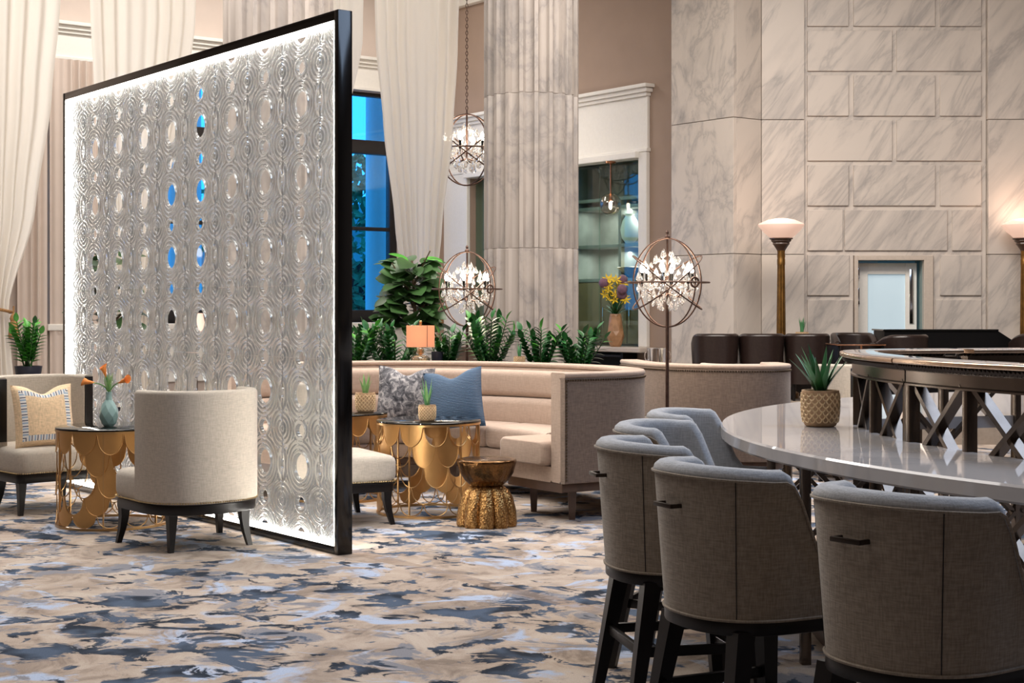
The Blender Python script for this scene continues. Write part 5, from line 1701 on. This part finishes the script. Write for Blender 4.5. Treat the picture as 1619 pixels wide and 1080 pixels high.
def faceted_vase(name, label, loc, prof, mat, seg=9, cat='vase'):
    t = thing(name, label, cat, loc, 0)
    mb = MB(); rings = []
    for j, (r, z) in enumerate(prof):
        rings.append([(r * math.cos(2 * PI * (k + 0.5 * (j % 2)) / seg), r * math.sin(2 * PI * (k + 0.5 * (j % 2)) / seg), z) for k in range(seg)])
    b = 0
    for r in rings: mb.v += r
    for j in range(len(rings) - 1):
        for k in range(seg):
            k2 = (k + 1) % seg
            A, B, C_, D = j * seg + k, j * seg + k2, (j + 1) * seg + k, (j + 1) * seg + k2
            if j % 2 == 0: mb.f += [(A, B, C_), (B, D, C_)]
            else: mb.f += [(A, B, D), (A, D, C_)]
    mb.f.append(tuple(range(seg))[::-1])
    mb.build('body', mat, t, smooth=False)
    return t
vp = at(172, 10.25)
vz = faceted_vase('faceted_vase', 'mint faceted vase with orange calla lilies on the left gold table', (vp.x, vp.y, 0.667),
                  [(0.03, 0), (0.05, 0.02), (0.063, 0.065), (0.062, 0.105), (0.045, 0.15), (0.024, 0.18), (0.019, 0.215), (0.022, 0.235)], 'vase_mint', 7)
def calla(parent, p0, p1, p2):
    pts = [Vector(p0) * (1 - u) ** 2 + Vector(p1) * 2 * u * (1 - u) + Vector(p2) * u * u for u in [i / 8 for i in range(9)]]
    MB().tube(pts, 0.004, 5).build('stem', 'leaf_lt', parent)
    d = (pts[-1] - pts[-2]).normalized()
    sd = d.orthogonal().normalized(); up = d.cross(sd)
    rings = []
    for t_, r in ((-0.005, 0.004), (0.02, 0.012), (0.045, 0.017), (0.06, 0.026), (0.066, 0.028)):
        rings.append([pts[-1] + d * (t_ + 0.012 * math.cos(a)) + (sd * math.cos(a) + up * math.sin(a)) * r for a in [2 * PI * i / 10 for i in range(10)]])
    MB().loft(rings, True, False).build('flower', 'petal_o', parent, angle=180)
calla(vz, (0, 0, 0.22), (-0.02, 0, 0.29), (-0.10, -0.02, 0.295))
calla(vz, (0, 0, 0.22), (0.02, 0, 0.28), (0.08, -0.02, 0.30))
calla(vz, (0, 0, 0.22), (0.0, 0, 0.28), (-0.02, 0.0, 0.345))
fn = MB(); rd = random.Random(3)
for _ in range(60):
    a = rd.uniform(0, 6.28); r = rd.uniform(0.01, 0.04)
    fn.tube([(0, 0, 0.22), (r * math.cos(a), r * math.sin(a), 0.27 + rd.uniform(0, 0.09))], 0.0012, 3)
o = fn.build('fern_sprig', 'aloe_lt', vz); o['kind'] = 'stuff'

# ledge of the near niche: vase of yellow flowers, silver bucket
def nl(t_, yy, z):      # a point in the niche wall's frame
    p = Q2 + E1 * t_ - E2 * yy
    return (p.x, p.y, z)
fv = faceted_vase('tan_vase', 'tan faceted vase of yellow flowers on the niche ledge', nl(0.56, 0.17, 0.942), [(0.07, 0), (0.09, 0.03), (0.125, 0.15), (0.115, 0.22), (0.085, 0.42), (0.08, 0.46)], 'vase_tan', 8)
rd = random.Random(17)
PET = MB()
for k in range(6):
    a = 2 * PI * k / 6
    PET.add([(0, 0, 0), (0.035 * math.cos(a - .35), 0.035 * math.sin(a - .35), 0.012), (0.07 * math.cos(a), 0.07 * math.sin(a), 0.022), (0.035 * math.cos(a + .35), 0.035 * math.sin(a + .35), 0.012)], [(0, 1, 2, 3)])
pm_y = PET.mesh('flower', 'petal_y', angle=180)
pm_p = MB().sphere((0, 0, 0), 0.06, 10, 7).mesh('flower', 'petal_p')
for k in range(20):
    a, u = rd.uniform(0, 6.28), rd.uniform(0, 1)
    r = 0.17 * math.sqrt(rd.random()); z = 0.62 + 0.34 * u
    p = Vector((r * math.cos(a), r * math.sin(a), z))
    MB().tube([(0, 0, 0.44), (p.x * 0.4, p.y * 0.4, 0.44 + (z - 0.44) * 0.5), p], 0.005, 4).build('stem', 'leaf', fv)
    o = link('flower', pm_p if k % 5 == 0 else pm_y, fv, p)
    orient(o, Vector((1, rd.uniform(-.4, .4), rd.uniform(-.5, .5))), Vector((rd.uniform(-.5, .5), -1, 0.5)))
    o.scale = (1.25, 1.25, 1.25)
lm = leaf_mesh('leaf', 0.2, 0.04, 'leaf', 0.2, 0.4)
for k in range(16):
    a = k * 2.4
    o = link('leaf', lm, fv, (0.03 * math.cos(a), 0.03 * math.sin(a), 0.45))
    orient(o, Vector((math.cos(a), math.sin(a), rd.uniform(0.5, 1.6))), Vector((0, 0, 1)))
# shelf ornaments
def ornament(name, label, t_, z, prof, mat, seg=20):
    o = thing(name, label, 'vase', nl(t_, -0.42, z), 0)
    MB().lathe(prof, seg).build('body', mat, o)
ornament('white_vase', 'rounded white vase on the upper cabinet shelf behind the globe pendant', 0.92, 2.421, [(0.06, 0), (0.12, 0.08), (0.14, 0.2), (0.11, 0.33), (0.06, 0.4), (0.07, 0.43)], 'white')
ornament('bronze_vase', 'tapered bronze vase on the upper cabinet shelf at right', 0.44, 2.421, [(0.12, 0), (0.13, 0.05), (0.09, 0.3), (0.06, 0.46), (0.075, 0.5)], 'brass')
bo = thing('leaf_bowl', 'flared golden bowl on the lower cabinet shelf', 'bowl', nl(0.80, -0.42, 1.921))
MB().lathe([(0.06, 0), (0.1, 0.02), (0.19, 0.09), (0.25, 0.15), (0.235, 0.155), (0.17, 0.1), (0.02, 0.04)], 30, fn=lambda a, z: 1 + 0.12 * math.sin(a * 5) * min(1, z / 0.1)).build('bowl', 'nail', bo)
o3 = thing('pale_jar', 'small pale jar on the lower cabinet shelf at its right end', 'jar', nl(0.40, -0.42, 1.921))
MB().lathe([(0.06, 0), (0.1, 0.05), (0.1, 0.14), (0.07, 0.2), (0.075, 0.23)], 20).build('body', 'white', o3)
# side table under the ledge with an ice bucket
sp_ = at(1040, 14.8)
stb = thing('service_stand', 'dark service stand behind the far banquette under the silver bucket', 'stand', (sp_.x, sp_.y, 0))
MB().lathe([(0.2, 0), (0.2, 0.02), (0.03, 0.05), (0.025, 0.80), (0.16, 0.82), (0.17, 0.835)], 24).build('stand', 'darkwood', stb)
ib = thing('ice_bucket', 'polished silver ice bucket behind the far banquette', 'bucket', (sp_.x, sp_.y, 0.836))
MB().lathe([(0.085, 0), (0.095, 0.01), (0.105, 0.24), (0.11, 0.25), (0.1, 0.245), (0.09, 0.03), (0.01, 0.025)], 28).build('bucket', 'chrome', ib)
for s in (-1, 1):
    MB().tube([(s * (0.105 + 0.022 * math.sin(PI * i / 8)), 0, 0.17 + 0.045 * math.cos(PI * i / 8)) for i in range(9)], 0.005, 6).build('handle', 'chrome', ib)
# dark low sideboard under the niche ledge
sb = thing('wine_sideboard', 'dark open sideboard under the niche ledge behind the plants', 'sideboard', W2LOC, W2RZ)
MB().box(0.28, 0.33, 0.02, 0.28, 0, 0.86).box(1.9, 1.95, 0.02, 0.28, 0, 0.86).box(0.33, 1.9, 0.02, 0.06, 0, 0.86).build('carcass', 'black', sb, smooth=False)
for z in (0.1, 0.48, 0.83):
    MB().box(0.33, 1.9, 0.06, 0.28, z - 0.03, z).build('shelf', 'darkwood', sb, smooth=False)
# navy cups by the lamp
for i, (x, y, lab) in enumerate(((-0.655, 13.3, 'navy cup on the console right of the orange lamp'), (-1.62, 13.35, 'navy cup at the left end of the console'))):
    c = thing('navy_cup', lab, 'cup', (x, y, CT))
    MB().lathe([(0.036, 0), (0.04, 0.005), (0.052, 0.37), (0.047, 0.37), (0.034, 0.012), (0.002, 0.01)], 20).build('cup', 'pot_navy', c)
sa = thing('stone_block', 'pale stone block lifting the small aloe on the console', 'block', (0.065, 13.28, CT))
MB().box(-0.06, 0.06, -0.06, 0.06, 0, 0.239).build('block', 'stone_pale', sa, bevel=0.004)
# pink table lamp glimpsed through the divider
plp = at(309, 16.6)
pt_ = thing('pedestal_lamp', 'pink-shaded lamp glimpsed through a hole of the divider', 'lamp', (plp.x, plp.y, 0))
MB().lathe([(0.15, 0), (0.15, 0.02), (0.03, 0.05), (0.02, 1.2)], 20).build('stand', 'iron', pt_)
MB().lathe([(0.12, 1.22), (0.08, 1.42), (0.076, 1.42), (0.115, 1.22)], 24, cap=False).build('shade', 'opal', pt_)
